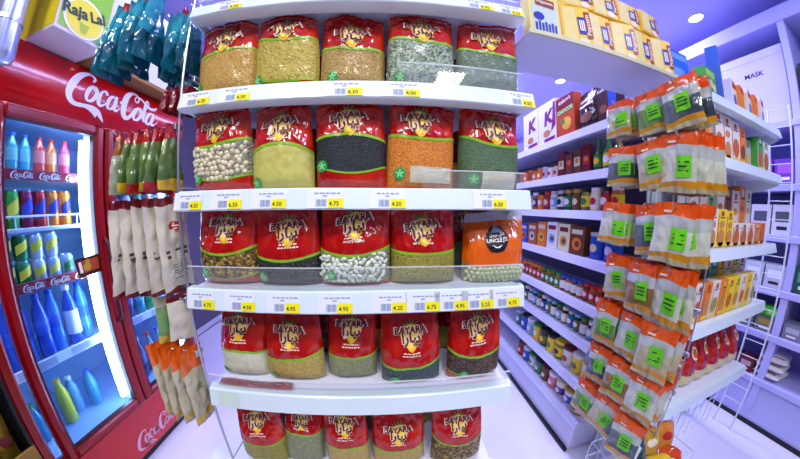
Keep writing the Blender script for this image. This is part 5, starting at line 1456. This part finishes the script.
# loose snacks at the foot of the rack
lo = [('orange', (230, 110, 20)), ('green', (60, 140, 60)), ('yellow', (236, 190, 40)), ('orange red', (210, 70, 20)), ('white', (220, 220, 214)), ('dark teal', (20, 70, 80)), ('gold', (200, 150, 40)), ('amber', (214, 130, 30))]
fb = thing('floor_basket', 'white wire basket of loose snacks at the foot of the rack', 'basket', (1.16, 0.50, 0))
for z in (0.02, 0.12, 0.22, 0.32):
    obj('hoop', MB().tube([(-0.2, -0.12, z), (0.24, -0.12, z), (0.24, 0.12, z), (-0.2, 0.12, z), (-0.2, -0.12, z)], 0.003), M_whwire, fb)
for k in range(6):
    for y in (-0.12, 0.12):
        obj('stay', MB().tube([(-0.2 + 0.088 * k, y, 0.0), (-0.2 + 0.088 * k, y, 0.32)], 0.0025), M_whwire, fb)
obj('floor_sheet', MB().box((0.02, 0, 0.16), (0.43, 0.23, 0.01)), M_card, fb)
for i, (n, c) in enumerate(lo):
    S = bag_surface(0.11, 0.15, 0.05, 0.08, 501 + i, 0.05, 0.01)
    t = thing('snack_bag', f'crumpled {n} snack bag lying in the floor basket', 'bag', (1.01 + 0.10 * (i % 4), 0.41 + 0.08 * (i // 4), 0.17 + 0.10 * (i // 4)), (-0.25, 0.15 * math.sin(i * 2), -0.5 + 0.2 * math.cos(i)), 'loose snacks in the floor basket')
    obj('film', MB().grid(lambda a, b: S((a - .5) * .11, .15 * b), 10, 10).grid(lambda a, b: S((a - .5) * .11, .15 * b, 0, 1), 10, 8, True), film_mat('snack ' + n, c, tuple(min(255, x + 50) for x in c)), t, 180)
    obj('print', put(MB(), disc2d(0.028, 14, 3, 0.7), S, 0, 0.085, 1, 0.3, 0.002), pm('snack print ' + str(i % 3), [(240, 230, 200), (190, 30, 30), (60, 120, 60)][i % 3], 0.4), t)

# ================================================================== wall shelving at the far right, facing -x
QX = 2.42
M_qshelf = pm('lavender enamel', (184, 184, 240), 0.35, coat=0.2, var=0.03)
qu = thing('wall_shelving', 'tall lavender white wall shelving with cornice at the far right', 'shelving unit', (0, 0, 0))
obj('back_panel', MB().box((2.90, 0.9, 1.4), (0.02, 2.6, 2.7)), M_qshelf, qu)
obj('cornice', MB().box((2.62, 0.9, 2.72), (0.40, 2.6, 0.11), 0.006), M_qshelf, qu)
for y in (-0.35, 0.485, 1.38, 2.18):
    obj('upright', MB().box((2.65, y, 1.4), (0.44, 0.045, 2.6), 0.004), M_qshelf, qu)
QZ = [0.345, 0.66, 0.955, 1.30, 1.62, 2.02]
for z in QZ:
    obj('shelf', MB().box((2.655, 0.9, z - 0.0225), (0.47, 2.55, 0.045), 0.004), M_qshelf, qu)
obj('base', MB().box((2.67, 0.9, 0.16), (0.46, 2.55, 0.27), 0.004), M_qshelf, qu)
obj('kick_strip', MB().box((2.434, 0.9, 0.014), (0.02, 2.55, 0.026)), M_black, qu)
mk = thing('mask_carton', 'large white carton printed MASK in the top bay of the wall shelving', 'box', (2.47, 0.77, QZ[5] + 0.001), (0, 0, RROT))
obj('body', MB().box((0, 0.16, 0.26), (0.50, 0.32, 0.52), 0.003), pm('white corrugated board', (198, 196, 232), 0.7, var=0.03), mk)
obj('lettering', put(MB(), text2d('MASK', 0.02), flat(0), 0.06, 0.36, 0.12, 0.0, 0.001), pm('navy ink', (24, 28, 70), 0.5), mk)
obj('lid_seam', put(MB(), rect2d(0.49, 0.004), flat(0), 0, 0.46, 1, 0.0, 0.001), pm('grey fold', (170, 168, 190), 0.6), mk)
# shelf stock on the wall unit
def qbox(label, y, z, w_, h_, c, c2, name='grocery_box', x=2.45):
    t = carton(name, label, 'box', (x, y, z + 0.001), RROT, w_, h_, 0.12, pm('stock ' + str(c), c, 0.5))
    decal(t, 'face_panel', rect2d(w_ * .7, h_ * .35), 0, h_ * .6, pm('stock panel ' + str(c2), c2, 0.5)); decal(t, 'face_mark', rect2d(w_ * .5, h_ * .12), 0, h_ * .22, M_ink if sum(c) > 450 else M_wprint)
for i in range(6):
    qbox(f'purple carton, {ORD[i]} from the near end on the fifth wall shelf', 0.57 + 0.125 * i, QZ[4], 0.115, 0.16, (110, 50, 170), (170, 90, 210))
for i in range(6):
    qbox(f'white and black labelled carton, {ORD[i]} from the near end on the fourth wall shelf', 0.57 + 0.125 * i, QZ[3], 0.115, 0.19, (206, 206, 214), (80, 84, 96))
for i in range(6):
    qbox(f'pale grey carton, {ORD[i]} from the near end on the third wall shelf', 0.57 + 0.125 * i, QZ[2], 0.115, 0.15, (190, 194, 206), (230, 232, 238))
for i in range(5):
    qbox(f'olive and brass tray box, {ORD[i]} from the near end on the second wall shelf', 0.56 + 0.135 * i, QZ[1], 0.125, 0.11, (110, 116, 110), (170, 150, 70))
for i in range(5):
    qbox(f'small grey blue tray, {ORD[i]} left of the near upright on the second wall shelf', 0.40 - 0.12 * i, QZ[1], 0.11, 0.10, (120, 130, 150), (180, 186, 200))
for i in range(4):
    qbox(f'dark patterned carton, {ORD[i]} right of the tall upright on the top wall shelf', 0.39 - 0.13 * i, QZ[5], 0.12, 0.34 - 0.03 * (i % 2), (26, 60, 56), (170, 200, 60))
for i, (n, c) in enumerate((('teal', (30, 90, 80)), ('olive', (90, 110, 40)), ('grey', (130, 140, 150)))):
    for zi in (2, 3, 4):
        qbox(f'{n} carton right of the near upright on the {["third", "fourth", "fifth"][zi - 2]} wall shelf', 0.40 - 0.13 * i, QZ[zi], 0.12, 0.17, c, tuple(min(255, x + 70) for x in c))
for i in range(2):
    t = carton('green_tray', f'bright green tray, {["nearer", "farther"][i]} one beside the stacked white sacks', 'tray', (2.45, 0.50 + 0.16 * i, QZ[0] + 0.215), RROT, 0.15, 0.07, 0.12, pm('bright green board', (70, 180, 40), 0.45)) if False else None
for i in range(3):
    t = thing('green_box', f'bright green box on the second wall shelf, {ORD[i]} above the white sacks', 'box', (2.435, 0.47 + 0.10 * i + 0.06, QZ[1] + 0.112), (0, 0, RROT), 'bright green boxes')
    obj('body', MB().box((0, 0.05, 0.03), (0.095, 0.10, 0.06), 0.003), pm('bright green board', (70, 180, 40), 0.45), t)
    obj('lid_label', put(MB(), rect2d(0.06, 0.03), flat(0), 0, 0.03, 1, 0, 0.001), pm('light green print', (150, 210, 90), 0.5), t)
for i in range(3):
    t = thing('white_sack', f'white sack of flour, {["bottom", "middle", "top"][i]} of the stack on the wall base', 'sack', (2.56, 0.46, QZ[0] + 0.003 + 0.058 * i), (0, 0, 0.1 * (i - 1)), 'stacked white sacks')
    obj('sack_body', MB().grid(lambda a, b: ((a - .5) * 0.22 * (1 - 0.1 * (2 * b - 1) ** 4), (b - .5) * 0.17, 0.028 + 0.027 * (max(0, 1 - abs(2 * a - 1) ** 3) * max(0, 1 - abs(2 * b - 1) ** 3)) ** .5), 12, 12).grid(lambda a, b: ((a - .5) * 0.22 * (1 - 0.1 * (2 * b - 1) ** 4), (b - .5) * 0.17, 0.028 - 0.027 * (max(0, 1 - abs(2 * a - 1) ** 3) * max(0, 1 - abs(2 * b - 1) ** 3)) ** .5), 12, 12, True), pm('white woven sack', (222, 220, 226), 0.6, bump=0.3, bscale=40), t, 180)
    obj('end_print', MB().grid(lambda a, b: (-0.09 + 0.01 * a, (b - .5) * 0.12, 0.056 - 0.002), 1, 6), pm('dull red print', (150, 60, 70), 0.5), t)
for i, (n, c) in enumerate((('dark red', (110, 30, 40)), ('maroon', (80, 20, 50)))):
    qbox(f'{n} small box beside the white sacks', 0.60 + 0.1 * i, QZ[0], 0.09, 0.10, c, (200, 160, 170))
